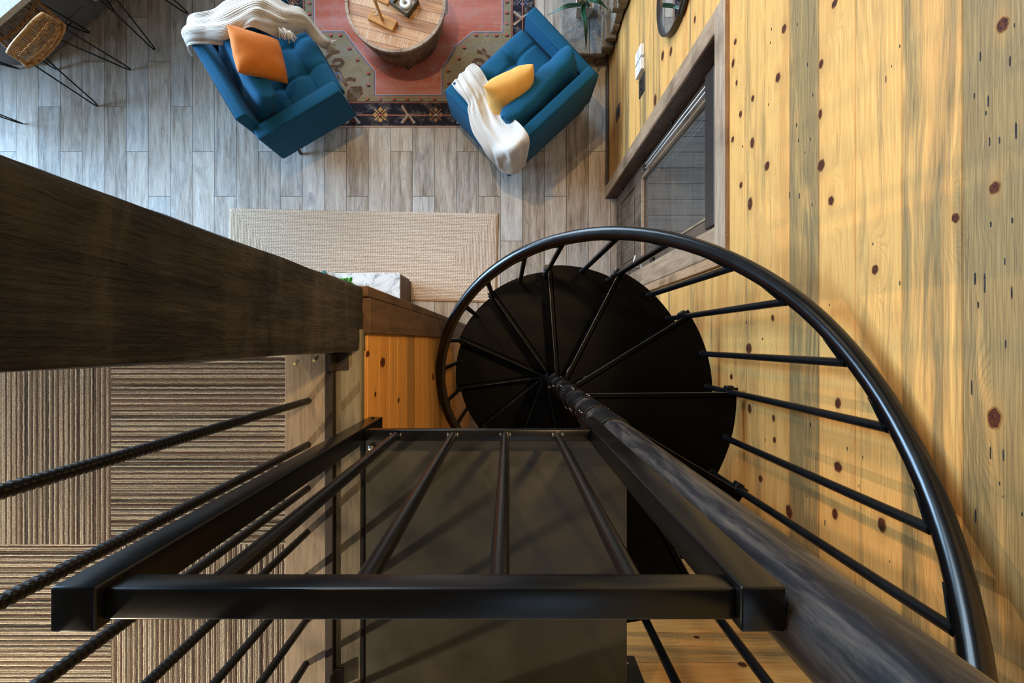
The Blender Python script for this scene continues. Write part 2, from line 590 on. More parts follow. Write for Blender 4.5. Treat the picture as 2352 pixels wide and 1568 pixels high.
def m_leaf(name, a, b):
    k = NT(name)
    v = k.coord()
    n = k.noise(v, 30, 4, 0.6)
    k.b.inputs['Subsurface Weight'].default_value = 0.0
    return k.done(k.mix(k.maprange(n, 0.35, 0.65), a, b), 0.35, 0, 0.5)

def m_knot(name, a, b):
    k = NT(name)
    v = k.coord()
    n = k.noise(v, 160, 3, 0.6, 1.0)
    return k.done(k.mix(k.maprange(n, 0.35, 0.65), a, b), 0.6, 0, 0.15)

MAT['floor'] = m_floor()
MAT['pine'] = m_pine('knotty_pine_boards', 'Y')
MAT['pine_x'] = m_pine('knotty_pine_boards_crosswise', 'X')
MAT['pine_warm'] = m_pine('amber_pine_boards', 'Y', 0.32)
MAT['knot'] = m_knot('pine_knot', (0.030, 0.008, 0.003), (0.115, 0.028, 0.010))
MAT['knot_ring'] = m_knot('pine_knot_ring', (0.16, 0.06, 0.014), (0.30, 0.13, 0.035))
MAT['hole'] = m_knot('beetle_hole', (0.008, 0.007, 0.006), (0.045, 0.04, 0.037))
MAT['post'] = m_timber('rough_sawn_timber', (0.006, 0.0056, 0.0066), (0.024, 0.0205, 0.0195), (0.078, 0.063, 0.050), 'Z', 1.0, 1.0, True)
MAT['trimbrown'] = m_timber('stained_board', (0.055, 0.027, 0.013), (0.105, 0.057, 0.029), (0.155, 0.088, 0.046), 'Z', 0.9, 0.12)
MAT['plate'] = m_timber('weathered_plank', (0.13, 0.10, 0.07), (0.27, 0.21, 0.145), (0.38, 0.30, 0.22), 'Y', 0.8, 0.25)
MAT['plate2'] = m_timber('grey_green_plank', (0.055, 0.048, 0.034), (0.15, 0.125, 0.085), (0.22, 0.19, 0.135), 'Y', 0.8, 0.25)
MAT['casing'] = m_timber('driftwood_casing', (0.16, 0.088, 0.045), (0.30, 0.178, 0.098), (0.40, 0.262, 0.155), 'Z', 0.7, 0.2)
MAT['casing_y'] = m_timber('driftwood_casing_head', (0.21, 0.125, 0.07), (0.35, 0.225, 0.135), (0.46, 0.32, 0.21), 'Y', 0.7, 0.2)
MAT['casing_edge'] = m_timber('sawn_edge_board', (0.22, 0.10, 0.04), (0.36, 0.19, 0.09), (0.45, 0.26, 0.14), 'Z', 0.7, 0.25)
MAT['doorwood'] = m_timber('dark_door_wood', (0.045, 0.026, 0.014), (0.105, 0.062, 0.035), (0.17, 0.108, 0.066), 'Z', 0.9, 0.15)
MAT['black'] = m_metal('black_powder_coat', (0.0035, 0.0037, 0.0042), 0.33, 0.0, 0.28, 0.04)
MAT['rail'] = m_metal('polished_black_rail', (0.003, 0.003, 0.0034), 0.2, 0.0, 0.5, 0.02)
MAT['guard'] = m_metal('satin_black_steel', (0.0032, 0.003, 0.003), 0.27, 0.0, 0.38, 0.04)
MAT['tread'] = m_metal('black_steel_plate', (0.0016, 0.0015, 0.0015), 0.5, 0.0, 0.08, 0.04)
MAT['landing'] = m_metal('oiled_steel_plate', (0.040, 0.036, 0.026), 0.40, 0.0, 0.45, 0.06)
MAT['pole'] = m_rust_pipe()
MAT['rebar'] = m_metal('blackened_rebar', (0.010, 0.009, 0.0085), 0.32, 0.3, 0.5, 0.0)
MAT['screw'] = m_metal('bright_screw', (0.55, 0.54, 0.52), 0.3, 0.9, 0.5, 0.0)
MAT['edge'] = m_metal('worn_edge_highlight', (0.17, 0.175, 0.185), 0.3, 0.8, 0.5, 0.0)  # paler steel: painted highlight of the glossy nosing lip, plus wear
MAT['weld'] = m_metal('weld_metal', (0.12, 0.115, 0.10), 0.3, 0.6, 0.5, 0.0)
MAT['brass'] = m_metal('brass', (0.55, 0.40, 0.14), 0.3, 0.9, 0.5, 0.0)
MAT['bronze'] = plain('dark_bronze', (0.035, 0.025, 0.020), 0.4, 0.3, 0.1)
MAT['carpet'] = m_carpet()
MAT['jute'] = m_jute()
MAT['blue'] = m_fabric('blue_upholstery', (0.002, 0.078, 0.160), 0.85, 0.04)
MAT['blueseam'] = m_fabric('blue_piping', (0.002, 0.034, 0.080), 0.8, 0.04)
MAT['orange'] = m_fabric('orange_velvet', (0.66, 0.170, 0.012), 0.75, 0.12, 0.08)
MAT['mustard'] = m_fabric('mustard_velvet', (0.74, 0.36, 0.07), 0.75, 0.12, 0.08)
MAT['knit'] = m_knit('cream_knit', (0.80, 0.70, 0.60))
MAT['fringe'] = m_fabric('cream_yarn', (0.76, 0.70, 0.62), 0.9, 0.2)
MAT['legwood'] = plain('walnut_leg', (0.075, 0.025, 0.012), 0.4, 0, 0.3)
MAT['marble'] = m_marble()
MAT['walnut'] = m_timber('brown_veneer', (0.060, 0.030, 0.020), (0.095, 0.050, 0.036), (0.13, 0.075, 0.055), 'Y', 0.7, 0.05)
MAT['stone'] = m_stone('split_face_stone', (0.30, 0.24, 0.165), (0.17, 0.13, 0.09))
MAT['slab'] = m_stone('grey_hearth_stone', (0.40, 0.40, 0.39), (0.24, 0.235, 0.23))
MAT['rattan'] = m_rattan()
MAT['cab'] = plain('grey_cabinet_paint', (0.16, 0.148, 0.14), 0.5, 0, 0.08)
MAT['granite'] = m_knot('speckled_granite', (0.20, 0.19, 0.17), (0.62, 0.60, 0.55))
MAT['tabletop'] = m_planks('reclaimed_table_planks', 'Y', 0.088, ((0.28, 0.105, 0.035), (0.50, 0.225, 0.085), (0.62, 0.335, 0.155), (0.70, 0.53, 0.38)), 0.45)
MAT['tableside'] = m_timber('reclaimed_staves', (0.10, 0.05, 0.024), (0.22, 0.12, 0.062), (0.34, 0.21, 0.12), 'Z', 0.9, 0.3)
MAT['tablerim'] = m_timber('reclaimed_rim', (0.24, 0.14, 0.085), (0.40, 0.27, 0.18), (0.52, 0.40, 0.30), 'X', 0.6, 0.25)
MAT['toywood'] = m_timber('scorched_toy_wood', (0.30, 0.10, 0.018), (0.56, 0.235, 0.05), (0.72, 0.36, 0.10), 'X', 0.9, 0.08)
MAT['tray'] = plain('olive_tray_lacquer', (0.050, 0.048, 0.028), 0.3, 0.1, 0.1)
MAT['white'] = plain('white_ceramic', (0.80, 0.78, 0.74), 0.35, 0, 0.04)
MAT['cord'] = plain('white_cord', (0.75, 0.72, 0.68), 0.6, 0, 0.05)
MAT['planter'] = plain('blush_ceramic', (0.62, 0.52, 0.47), 0.5, 0, 0.06)
MAT['soil'] = plain('tan_pebbles', (0.36, 0.24, 0.12), 0.8, 0, 0.4, 70, 0.6)
MAT['leaf'] = m_leaf('dark_leaf', (0.008, 0.045, 0.022), (0.018, 0.085, 0.040))
MAT['leaf2'] = m_leaf('bright_leaf', (0.05, 0.24, 0.03), (0.13, 0.42, 0.08))
MAT['plastic'] = plain('white_plastic', (0.80, 0.79, 0.77), 0.4, 0, 0.03)
MAT['label'] = plain('grey_print', (0.16, 0.22, 0.30), 0.6, 0, 0.05)
MAT['mirror'] = NT('mirror_silver').done((0.85, 0.87, 0.88), 0.02, 1.0)
MAT['glass'] = m_glass()
MAT['rope'] = plain('yellow_rope', (0.62, 0.38, 0.10), 0.7, 0, 0.3, 120, 0.4)
MAT['leather'] = plain('dark_leather', (0.03, 0.018, 0.012), 0.5, 0, 0.2)
MAT['paint'] = plain('warm_white_paint', (0.52, 0.49, 0.45), 0.8, 0, 0.04)
MAT['ceil'] = plain('wood_ceiling', (0.075, 0.055, 0.035), 0.7, 0, 0.2)
MAT['deck'] = m_planks('porch_deck_boards', 'Y', 0.1445, ((0.17, 0.115, 0.08), (0.28, 0.205, 0.15), (0.37, 0.285, 0.21), (0.36, 0.28, 0.21)), 0.6)
MAT['teal'] = plain('teal_card', (0.03, 0.20, 0.20), 0.5, 0, 0.1)
MAT['yellowcard'] = plain('yellow_card', (0.75, 0.50, 0.06), 0.5, 0, 0.1)
MAT['peg'] = plain('pale_peg', (0.60, 0.55, 0.22), 0.6, 0, 0.2)
MAT['rug'] = [
    m_rugwool('rug_cream_edge', (0.46, 0.30, 0.23)),                                   # 0
    m_rugwool('rug_navy', (0.022, 0.022, 0.032), 0.5),                                 # 1
    m_rugwool('rug_coral_line', (0.55, 0.18, 0.12)),                                   # 2
    m_rugwool('rug_olive', (0.27, 0.215, 0.125), 0.35, (0.27, 0.245, 0.19)),           # 3
    m_rugwool('rug_slate_blue', (0.15, 0.16, 0.24)),                                   # 4
    m_rugwool('rug_pale_line', (0.55, 0.42, 0.38)),                                    # 5
    m_rugwool('rug_brick_field', (0.50, 0.140, 0.095), 0.3, (0.58, 0.25, 0.215)),     # 6
    m_rugwool('rug_dark_outline', (0.035, 0.022, 0.022)),                              # 7
    m_rugwool('rug_rose_dot', (0.55, 0.11, 0.11)),                                     # 8
    m_rugwool('rug_umber', (0.115, 0.075, 0.038)),                                     # 9
    m_rugwool('rug_gold', (0.58, 0.33, 0.10)),                                         # 10
    m_rugwool('rug_russet', (0.30, 0.135, 0.060)),                                     # 11
    m_rugwool('rug_silver', (0.42, 0.38, 0.35)),                                       # 12
]

# ------------------------------------------------------------------ the room
XW = 0.885            # face of the pine wall by the stair
YB = -0.93            # face of the pine wall behind the stair
XL = -0.356           # face of the pine wall under the loft
YL = 0.135            # end of that wall / edge of the loft
ZL = H - 1.153        # loft floor
ZC = 6.3

bm = NB()
add_box(bm, -7.6, 1.06, -5.0, 6.0, -0.06, 0.0)
struct(obj('floor', bm, MAT['floor']), 'grey-brown wood-look plank floor of the living room below', 'floor')

import numpy as np
def boards(name, spec, mat, kn=(), holes=(), face=None, fine=None):
    """All boards of one wall stay one mesh: each has a finely divided front skin (so its grain can bend round the knots)
    and a solid body behind. spec: (u0, u1, z0, z1, tone, id), u running along the wall; knots and holes are inlaid discs."""
    V, Fc, mi, tones, ids, pull = [], [], [], [], [], []
    nv = 0
    K = np.array([q[:4] for q in kn]) if kn else np.zeros((0, 4))
    def P(u, z, out):
        return (face[1] + face[2] * out, u, z) if face[0] == 'x' else (u, face[1] + face[2] * out, z)
    flip = (face[0] == 'x') == (face[2] < 0)
    for (u0, u1, z0, z1, tone, bid) in spec:
        a, b = max(u0, fine[0]), min(u1, fine[1])
        us = [u0] + (list(np.arange(a + 0.001, b - 0.001, 0.022)) if b > a else []) + [u1]
        us = sorted(set(round(float(q), 5) for q in us))
        nz = 13 if (b > a and z1 > fine[2] and z0 < fine[3]) else 3
        zs = [z0, z0 + 0.0016] + [z0 + 0.0016 + (z1 - z0 - 0.0032) * i / (nz - 2) for i in range(1, nz - 2)] + [z1 - 0.0016, z1]
        for jz, z in enumerate(zs):
            o_ = -0.0022 if jz in (0, len(zs) - 1) else 0.0
            for u in us:
                V.append(P(u, z, o_))
        uu, zz_ = np.meshgrid(np.array(us), np.array(zs))
        kp = np.zeros(uu.shape)
        for q in K:
            d2 = ((uu - q[0]) / (q[2] * 3.4 + 0.024)) ** 2 + ((zz_ - q[1]) / (q[3] * 2.2 + 0.007)) ** 2
            kp = np.maximum(kp, np.exp(-d2)) if True else kp
            kp = np.maximum(kp, 0)
        pull.extend(kp.ravel().tolist())
        n = len(us)
        for j in range(len(zs) - 1):
            for i in range(n - 1):
                q = (nv + j * n + i, nv + j * n + i + 1, nv + (j + 1) * n + i + 1, nv + (j + 1) * n + i)
                Fc.append(q[::-1] if flip else q)
                mi.append(0); tones.append(tone); ids.append(bid)
        nv += n * len(zs)
        # body
        for o1 in (-0.003, -0.02):
            V.extend([P(u0, z0, o1), P(u1, z0, o1), P(u1, z1, o1), P(u0, z1, o1)])
            pull.extend([0.0] * 4)
        for q in ((0, 1, 2, 3), (7, 6, 5, 4), (0, 4, 5, 1), (1, 5, 6, 2), (2, 6, 7, 3), (3, 7, 4, 0)):
            q = tuple(nv + i for i in q)
            Fc.append(q[::-1] if flip else q)
            mi.append(0); tones.append(tone); ids.append(bid)
        nv += 8
    for lst, m0 in ((kn, 1), (holes, 3)):
        for q in lst:
            u, z, ru, rz = q[:4]
            n = 18
            for j, (s_, m_) in enumerate([(1.0, 3)] if m0 == 3 else [(1.14, 2), (0.92, 1)]):
                e = 0.0004 + 0.0004 * j
                for a_ in range(n):
                    t = 2 * PI * a_ / n
                    wv = 1 + 0.05 * math.sin(2 * t + u * 40) + 0.05 * math.sin(5 * t + z * 31)
                    ct, st = math.cos(t), math.sin(t)
                    if m0 == 3:      # bored slots have blunt ends
                        wv *= 0.72 / max(abs(ct), abs(st)) ** 0.55 * (0.85 + 0.3 * ((z * 977) % 1))
                        st *= 0.8
                    V.append(P(u + ru * s_ * wv * ct, z + rz * s_ * wv * st, e))
                    pull.append(0.0)
                qq = tuple(range(nv, nv + n))
                Fc.append(qq[::-1] if flip else qq)
                mi.append(m_); tones.append(0.5); ids.append(0.0)
                nv += n
    me = bpy.data.meshes.new(name)
    me.from_pydata(V, [], Fc)
    me.polygons.foreach_set('material_index', mi)
    for nm, dom, val in (('board_tone', 'FACE', tones), ('board_id', 'FACE', ids), ('knot_pull', 'POINT', pull)):
        at_ = me.attributes.new(nm, 'FLOAT', dom)
        at_.data.foreach_set('value', val)
    me.update()
    o = bpy.data.objects.new(name, me)
    C.objects.link(o)
    for m in (mat, MAT['knot'], MAT['knot_ring'], MAT['hole']):
        me.materials.append(m)
    return o

# wall beside the stair: door opening Y .485..1.30, up to z 2.336
DY0, DY1, DZ = 0.485, 1.300, 2.336
PITCH = 0.1445
zb = H - 0.936
edges = [zb + PITCH * i for i in range(-40, 30)]
edges = [e for e in edges if 0.0 < e < ZC]
edges = [0.0] + edges + [ZC]
tone_at = {}
tl = [(3.42, 0.98), (3.275, 0.62), (3.13, 0.36), (2.987, 0.20), (2.842, 0.88), (2.70, 0.16), (2.55, 0.42)]
spec = []
rg = random.Random(5)
for i in range(len(edges) - 1):
    z0, z1 = edges[i], edges[i + 1]
    zm = (z0 + z1) / 2
    tone = rg.uniform(0.15, 0.75)
    for zt, tv in tl:
        if zt - 0.005 <= zm <= zt + 0.145:
            tone = tv
    if zm > 3.60:
        tone = rg.uniform(0.3, 0.9)
    g = 0.0006
    def run(y0, y1, bid):
        spec.append((y0, y1, z0 + g, z1 - g, tone, bid))
    if z0 < DZ:
        zt = min(z1, DZ)
        run(DY1 + 0.03, 6.0, i + 0.13)
        run(-2.2, DY0 - 0.03, i + 0.57)
        if z1 > DZ:
            spec.append((DY0 - 0.03, DY1 + 0.03, DZ + 0.03, z1 - g, tone, i + 0.13))
    else:
        run(-2.2, 6.0, i + 0.13)

def wpx(x, y):                       # picture position on the stair-side wall -> (Y, z)
    d = XW * F / (x - CX)
    return ((CY - y) * d / F, H - d)

KN = [(2303, 57, 13, 17), (2285, 431, 12, 14), (2284, 960, 16, 23), (1909, 461, 6, 10), (1886, 380, 8, 12), (1886, 147, 5, 9), (1884, 262, 4, 10),
      (1762, 381, 5, 10), (1723, 468, 5, 13), (1728, 328, 4, 12), (1729, 226, 3, 7), (1787, 178, 5, 10), (1801, 66, 5, 9), (1684, 145, 3, 9), (1689, 96, 3, 6),
      (1917, 8, 6, 9), (2010, 619, 7, 10), (1720, 800, 6, 12), (1925, 1072, 8, 12), (1918, 1180, 6, 12), (2026, 1205, 9, 15), (1813, 1175, 7, 15), (2157, 1265, 8, 11),
      (2195, 500, 8, 11), (1925, 926, 6, 12), (1777, 960, 3, 7), (1747, 1099, 4, 8), (1680, 865, 3, 6), (1775, 730, 3, 7), (1722, 938, 4, 10), (1683, 320, 3, 6),
      (1585, 180, 2.5, 9), (1541, 118, 3, 9), (1522, 128, 3, 10), (1505, 230, 3, 12), (1596, 45, 2, 8), (1701, 262, 3, 7), (1692, 190, 2, 6), (1779, 1010, 3, 7), (1702, 425, 3, 7)]
HO = [(2265, 260, 3, 8), (2270, 232, 3, 22), (2252, 130, 3, 14), (2238, 220, 3, 10), (2273, 325, 3, 14), (2334, 300, 4, 24), (2330, 58, 2, 7), (2320, 140, 3, 16), (2296, 322, 3, 12),
      (2262, 650, 3, 30), (2240, 640, 3, 18), (2308, 600, 3, 14), (2324, 672, 3, 20), (2310, 790, 3, 14), (2247, 700, 3, 10), (2232, 890, 3, 26), (2275, 1040, 3, 24), (2305, 1045, 3, 18),
      (2325, 506, 4, 10), (2276, 515, 3, 8), (2348, 1180, 3, 6), (2296, 1110, 3, 7), (2241, 1185, 3, 22), (2304, 1140, 2, 5), (2035, 182, 2, 12), (2067, 106, 2, 5), (2048, 152, 1.5, 4),
      (1867, 218, 2, 6), (1862, 320, 2, 5), (1855, 148, 2, 6), (1834, 323, 2, 5), (1836, 450, 2, 9), (1830, 287, 2, 6), (1832, 56, 1.5, 5), (1770, 98, 1.5, 4), (1772, 67, 1.5, 4), (1765, 240, 1.5, 4),
      (1706, 336, 2, 4), (1814, 448, 1.5, 10), (1849, 350, 2, 4), (1866, 470, 2, 4), (2005, 560, 2, 4), (2067, 650, 2, 8), (1752, 778, 2, 4), (1862, 975, 2, 8), (1946, 1030, 2, 7), (1982, 1050, 1.5, 6),
      (1973, 1116, 1.5, 5), (2100, 1125, 1.5, 4), (2044, 1289, 1.5, 4), (1853, 1140, 2, 4), (1895, 1200, 1.5, 9), (1758, 1010, 1.5, 6), (1800, 830, 1.5, 5), (1715, 740, 1.5, 5), (1905, 700, 1.5, 4)]
def to_wall(lst):
    out = []
    for x, y, rx, ry in lst:
        Y, z = wpx(x, y)
        if z < DZ + 0.12 and DY0 - 0.20 < Y < DY1 + 0.12:
            continue
        d = XW * F / (x - CX)
        out.append((Y, z, ry * d / F, rx * d * d / (XW * F)))
    return out
o = boards('wall_right', spec, MAT['pine'], to_wall(KN), to_wall(HO), face=('x', XW, -1), fine=(-0.75, 3.0, 0.0, 3.75))
struct(o, 'knotty yellow and grey pine board wall beside the spiral stair', 'wall')
bm = NB()
add_box(bm, XW + 0.02, XW + 0.14, -2.2, DY0 - 0.02, 0, ZC)
add_box(bm, XW + 0.02, XW + 0.14, DY1 + 0.02, 6.0, 0, ZC)
add_box(bm, XW + 0.02, XW + 0.14, DY0 - 0.02, DY1 + 0.02, DZ + 0.02, ZC)
struct(obj('wall_right_core', bm, MAT['ceil']))

# wall behind the stair, boards along X
spec = []
ze = [0.0]
while ze[-1] < ZC:
    ze.append(ze[-1] + 0.1445)
zs = H - YB * -1 * F / 668.0
off = (zs - ze[0]) % 0.1445
prev = 0.0
i = 0
zz = off
while zz < ZL + 0.5:
    spec.append((XL, XW, prev + 0.0006, zz - 0.0006, rg.uniform(0.1, 0.6), 60 + i))
    prev = zz
    zz += 0.1445
    i += 1
def bpx(x, y):
    d = -YB * F / (y - CY)
    return ((x - CX) * d / F, H - d)
KB = [(1705, 1526, 9, 6), (1600, 1463, 7, 3)]
kb = []
for x, y, rx, ry in KB:
    X_, z_ = bpx(x, y)
    d_ = H - z_
    kb.append((X_, z_, rx * d_ / F, ry * d_ * d_ / (-YB * F)))
o = boards('wall_back', spec, MAT['pine_x'], kb, [], face=('y', YB, 1), fine=(0.0, XW, 1.8, 3.6))
struct(o, 'pine board wall behind the spiral stair', 'wall')

# wall under the loft, facing the stair
spec = []
zz, i, prev = 0.09, 0, 0.0
while prev < ZL - 0.30:
    z1 = min(zz, ZL - 0.27)
    spec.append((YB, 0.02, prev + 0.0006, z1 - 0.0006, rg.choice([0.05, 0.2, 0.4, 0.62, 0.95]), 120 + i))
    prev = z1
    zz += 0.1445
    i += 1
for z0 in (ZL - 0.27, ZL - 0.16):
    spec.append((YB, 0.02, z0 + 0.0006, z0 + 0.11, rg.uniform(0.05, 0.4), 150 + z0))
kl = []
for x, y, rx, ry in [(879, 832, 5, 11), (915, 919, 2, 6), (845, 812, 3, 7), (995, 865, 2, 8), (862, 905, 2, 6)]:
    d_ = XL * F / (x - CX)
    kl.append(((CY - y) * d_ / F, H - d_, ry * d_ / F, rx * d_ * d_ / (-XL * F)))
o = boards('wall_left', spec, MAT['pine_warm'], kl, [], face=('x', XL, 1), fine=(-0.35, 0.02, 0.0, 3.2))
struct(o, 'amber pine board wall below the loft edge', 'wall')
bm = NB()
add_box(bm, -7.6, XL - 0.02, 0.0, YL - 0.02, 0, ZL - 0.28)
add_box(bm, XL - 0.14, XL - 0.02, YB, 0.0, 0, ZL - 0.28)
struct(obj('wall_loft_core', bm, MAT['ceil']))
bm = NB()
add_box(bm, XL - 0.02, XL + 0.012, 0.02, 0.108, 0, ZL - 0.03, 0.002, 1)
struct(obj('trim_1', bm, MAT['trimbrown']), 'brown stained trim board at the end of the pine wall', 'trim')
bm = NB()
add_box(bm, XL - 0.145, XL + 0.006, 0.111, 0.138, 0, ZL - 0.03, 0.002, 1)
struct(obj('trim_2', bm, MAT['trimbrown']), 'narrow brown end board capping the pine wall', 'trim')

# enclosing shell with the windows that light the place
bm = NB()
# skylight opening over the stair
for q in ((-7.7, 0.15, -5.1, 6.1), (0.85, 1.1, -5.1, 6.1), (0.15, 0.85, -0.95, 6.1), (0.15, 0.85, -5.1, -2.1)):
    add_box(bm, q[0], q[1], q[2], q[3], ZC, ZC + 0.1)
struct(obj('ceiling', bm, MAT['ceil']))
bm = NB()
for a in ((-7.6, -5.6, 0, ZC), (-5.6, -1.4, 0, 0.3), (-5.6, -1.4, 4.6, ZC), (-1.4, 1.06, 0, ZC), (-3.7, -3.4, 0.3, 4.6)):
    add_box(bm, a[0], a[1], 6.0, 6.1, a[2], a[3])
struct(obj('wall_front', bm, MAT['paint']))
bm = NB()
for a in ((-5.0, 1.0, 0, ZC), (5.2, 6.0, 0, ZC), (1.0, 5.2, 0, 0.9), (1.0, 5.2, 4.4, ZC)):
    add_box(bm, -7.7, -7.6, a[0], a[1], a[2], a[3])
struct(obj('wall_far', bm, MAT['paint']))
bm = NB()
add_box(bm, -7.6, XL, -5.1, -5.0, 0, ZC)
add_box(bm, XL - 0.1, 1.03, -2.3, -2.2, 0, ZC)
add_box(bm, XL - 0.1, XL, -5.0, -2.0, ZL, ZC)
struct(obj('wall_rear', bm, MAT['paint']))

# baseboards
bm = NB()
add_box(bm, XW - 0.014, XW, 1.42, 2.46, 0, 0.11, 0.003, 1)
struct(obj('baseboard_right', bm, MAT['bronze']), 'thin dark baseboard under the pine wall', 'baseboard')

# ------------------------------------------------------------------ loft floor and its edge
bm = NB()
add_box(bm, -7.6, -0.54, -5.0, YL - 0.03, ZL - 0.03, ZL)
struct(obj('loft_floor', bm, MAT['carpet']), 'brown and cream striped carpet tiles on the loft floor', 'floor')
bm = NB()
add_box(bm, -7.6, XL - 0.022, -5.0, YL - 0.03, ZL - 0.28, ZL - 0.031)
struct(obj('loft_floor_core', bm, MAT['ceil']))
bm = NB()
add_box(bm, -0.54, -0.4405, -3.5, 0.03, ZL - 0.030, ZL + 0.002, 0.002, 1)
struct(obj('trim_3', bm, MAT['plate']), 'pale weathered plank along the loft edge', 'trim')
bm = NB()
add_box(bm, -0.4395, -0.421, -3.5, 0.03, ZL - 0.030, ZL + 0.012, 0.001, 1)
struct(obj('trim_4', bm, MAT['bronze']), 'dark flat steel strip between the two loft edge planks', 'trim')
bm = NB()
add_box(bm, -0.4205, -0.357, -3.5, 0.03, ZL - 0.030, ZL - 0.001, 0.003, 1)
struct(obj('trim_5', bm, MAT['plate2']), 'grey-green weathered plank beside the steel landing', 'trim')
GB = 'dark steel angle brackets on the loft edge'
for (px0, px1, py0, py1, lab) in ((769, 801, 812, 850, 'small dark steel bracket at the foot of the rough timber post'), (768, 790, 1533, 1580, 'small dark steel bracket on the grey-green plank far from the timber post')):
    a = at(px0, py0, ZL)
    b = at(px1, py1, ZL)
    bm = NB()
    add_box(bm, a.x, b.x, b.y, a.y, ZL - 0.001, ZL + 0.006, 0.001, 1)
    add_box(bm, a.x, a.x + 0.006, b.y, a.y, ZL + 0.006, ZL + 0.04, 0.001, 1)
    tag(obj('angle_bracket', bm, MAT['bronze']), lab, 'bracket', GB)
for (px, py, lab) in ((680, 835, 'small pale peg in the weathered plank, farther from the steel strip'), (724, 827, 'small pale peg in the weathered plank, nearer the steel strip')):
    a = at(px, py, ZL)
    bm = NB()
    add_box(bm, -0.0032, 0.0032, -0.0032, 0.0032, 0, 0.006, 0.001, 1, 0, Matrix.Translation((a.x, a.y, ZL + 0.002)) @ Matrix.Rotation(0.6, 4, 'Z'))
    tag(obj('wooden_peg', bm, MAT['peg']), lab, 'peg', 'pale pegs by the timber post')

# rough timber post
bm = NB()
t = bmesh.new()
n = 40
x0, x1, y0, y1, z0, z1 = -0.514, -0.362, -0.024, 0.136, ZL - 0.05, 5.15
ny = 18
def post_side(fn, nu, nv):
    g = [[t.verts.new(fn(i / nu, j / nv)) for j in range(nv + 1)] for i in range(nu + 1)]
    for i in range(nu):
        for j in range(nv):
            t.faces.new((g[i][j], g[i + 1][j], g[i + 1][j + 1], g[i][j + 1]))
def rn(p, s=1.0):
    return (mnoise.noise(Vector((p[0] * 30, p[1] * 30, p[2] * 5))) * 0.0028 + mnoise.noise(Vector((p[0] * 90, p[1] * 90, p[2] * 25))) * 0.0012) * s
for (A, B, N) in (((x1, y0), (x1, y1), (1, 0)), ((x1, y1), (x0, y1), (0, 1)), ((x0, y1), (x0, y0), (-1, 0)), ((x0, y0), (x1, y0), (0, -1))):
    def fn(u, v, A=A, B=B, N=N):
        x, y = A[0] + (B[0] - A[0]) * u, A[1] + (B[1] - A[1]) * u
        z = z0 + (z1 - z0) * v
        e = min(u, 1 - u) * 0.155
        r = 0.006 * max(0, 1 - e / 0.008) ** 2
        q = rn((x, y, z)) - r
        cx, cy = (x0 + x1) / 2, (y0 + y1) / 2
        if min(u, 1 - u) < 1e-6:
            return (x + (cx - x) * 0.03, y + (cy - y) * 0.03 + mnoise.noise(Vector((3, y, z * 6))) * 0.003, z)
        return (x + N[0] * q, y + N[1] * q, z)
    post_side(fn, 18, 160)
for z, rev in ((z0, True), (z1, False)):
    vs = [t.verts.new((x, y, z)) for x, y in ((x0, y0), (x1, y0), (x1, y1), (x0, y1))]
    t.faces.new(vs[::-1] if rev else vs)
bmesh.ops.remove_doubles(t, verts=t.verts, dist=0.0006)
merge(bm, t)
tag(obj('timber_post', bm, MAT['post'], smooth=True, flat_angle=40), 'thick dark rough-sawn timber post at the corner of the loft', 'post')

# rebar railing along the loft edge
XR = -0.482
rail_root = thing('loft_railing', 'railing of black ribbed steel bars standing in the pale loft edge plank', 'railing', (XR, -0.14, ZL))
def rebar_mesh():
    bm = NB()
    Lr, r0, seg = 1.0, 0.0072, 14
    pitch = 0.0088
    nr = int(Lr / (pitch / 4))
    rings = []
    for i in range(nr + 1):
        z = -0.02 + Lr * i / nr
        ring = []
        for k in range(seg):
            a = 2 * PI * k / seg
            ph = (z / pitch + (k if k < seg / 2 else seg - k) / seg * 0.9) % 1.0
            rib = 0.0011 * max(0.0, math.cos((ph - 0.5) * 2 * PI)) ** 1.5
            lon = 0.0011 if k in (0, seg // 2) else 0
            ring.append(bm.verts.new(((r0 + max(rib, lon)) * math.cos(a), (r0 + max(rib, lon)) * math.sin(a), z)))
        rings.append(ring)
    for i in range(nr):
        for k in range(seg):
            f = bm.faces.new((rings[i][k], rings[i][(k + 1) % seg], rings[i + 1][(k + 1) % seg], rings[i + 1][k]))
    bm.faces.new(rings[0][::-1])
    bm.faces.new(rings[-1])
    return bm
rb0 = None
for k in range(9):
    py = 920 + 100.5 * k
    p = at(709 - 0.9 * k, py, ZL)
    if rb0 is None:
        rb0 = obj('ribbed_bar', rebar_mesh(), MAT['rebar'], rail_root, smooth=True, flat_angle=50)
        o = rb0
    else:
        o = rb0.copy()
        C.objects.link(o)
        o.parent = rail_root
    o.location = (p.x - XR, p.y + 0.14, 0)
    o.rotation_euler = (0, 0, 0.3 + k * 0.4)
bm = NB()
add_box(bm, -0.03, 0.03, -3.1, 0.112, 0.978, 1.02, 0.004, 2)
obj('top_rail', bm, MAT['plate2'], rail_root)

# ------------------------------------------------------------------ spiral staircase
RISE = H / 20.4
XP, YP = 1303 * RISE / F, -1085 * RISE / F
POFF = -75 * RISE / F      # the pole sits a finger behind the fan of nosings
LEAD = 0.013
RT = 3080 * RISE / F
D1 = 8.4
STEP = R(31.17)
TH0 = R(0.49)
RP, RC = 0.0395, 0.045
stair = thing('spiral_staircase', 'black steel spiral staircase winding round a centre pole', 'staircase', (XP, YP, 0))
def tz(k):                     # height of tread k (k=-1 top step .. 12 bottom step)
    return H - RISE * (D1 + k - 1)
def ta(k):
    return TH0 + (k - 1) * STEP
def pol(r, a):
    return (r * math.cos(a), r * math.sin(a))
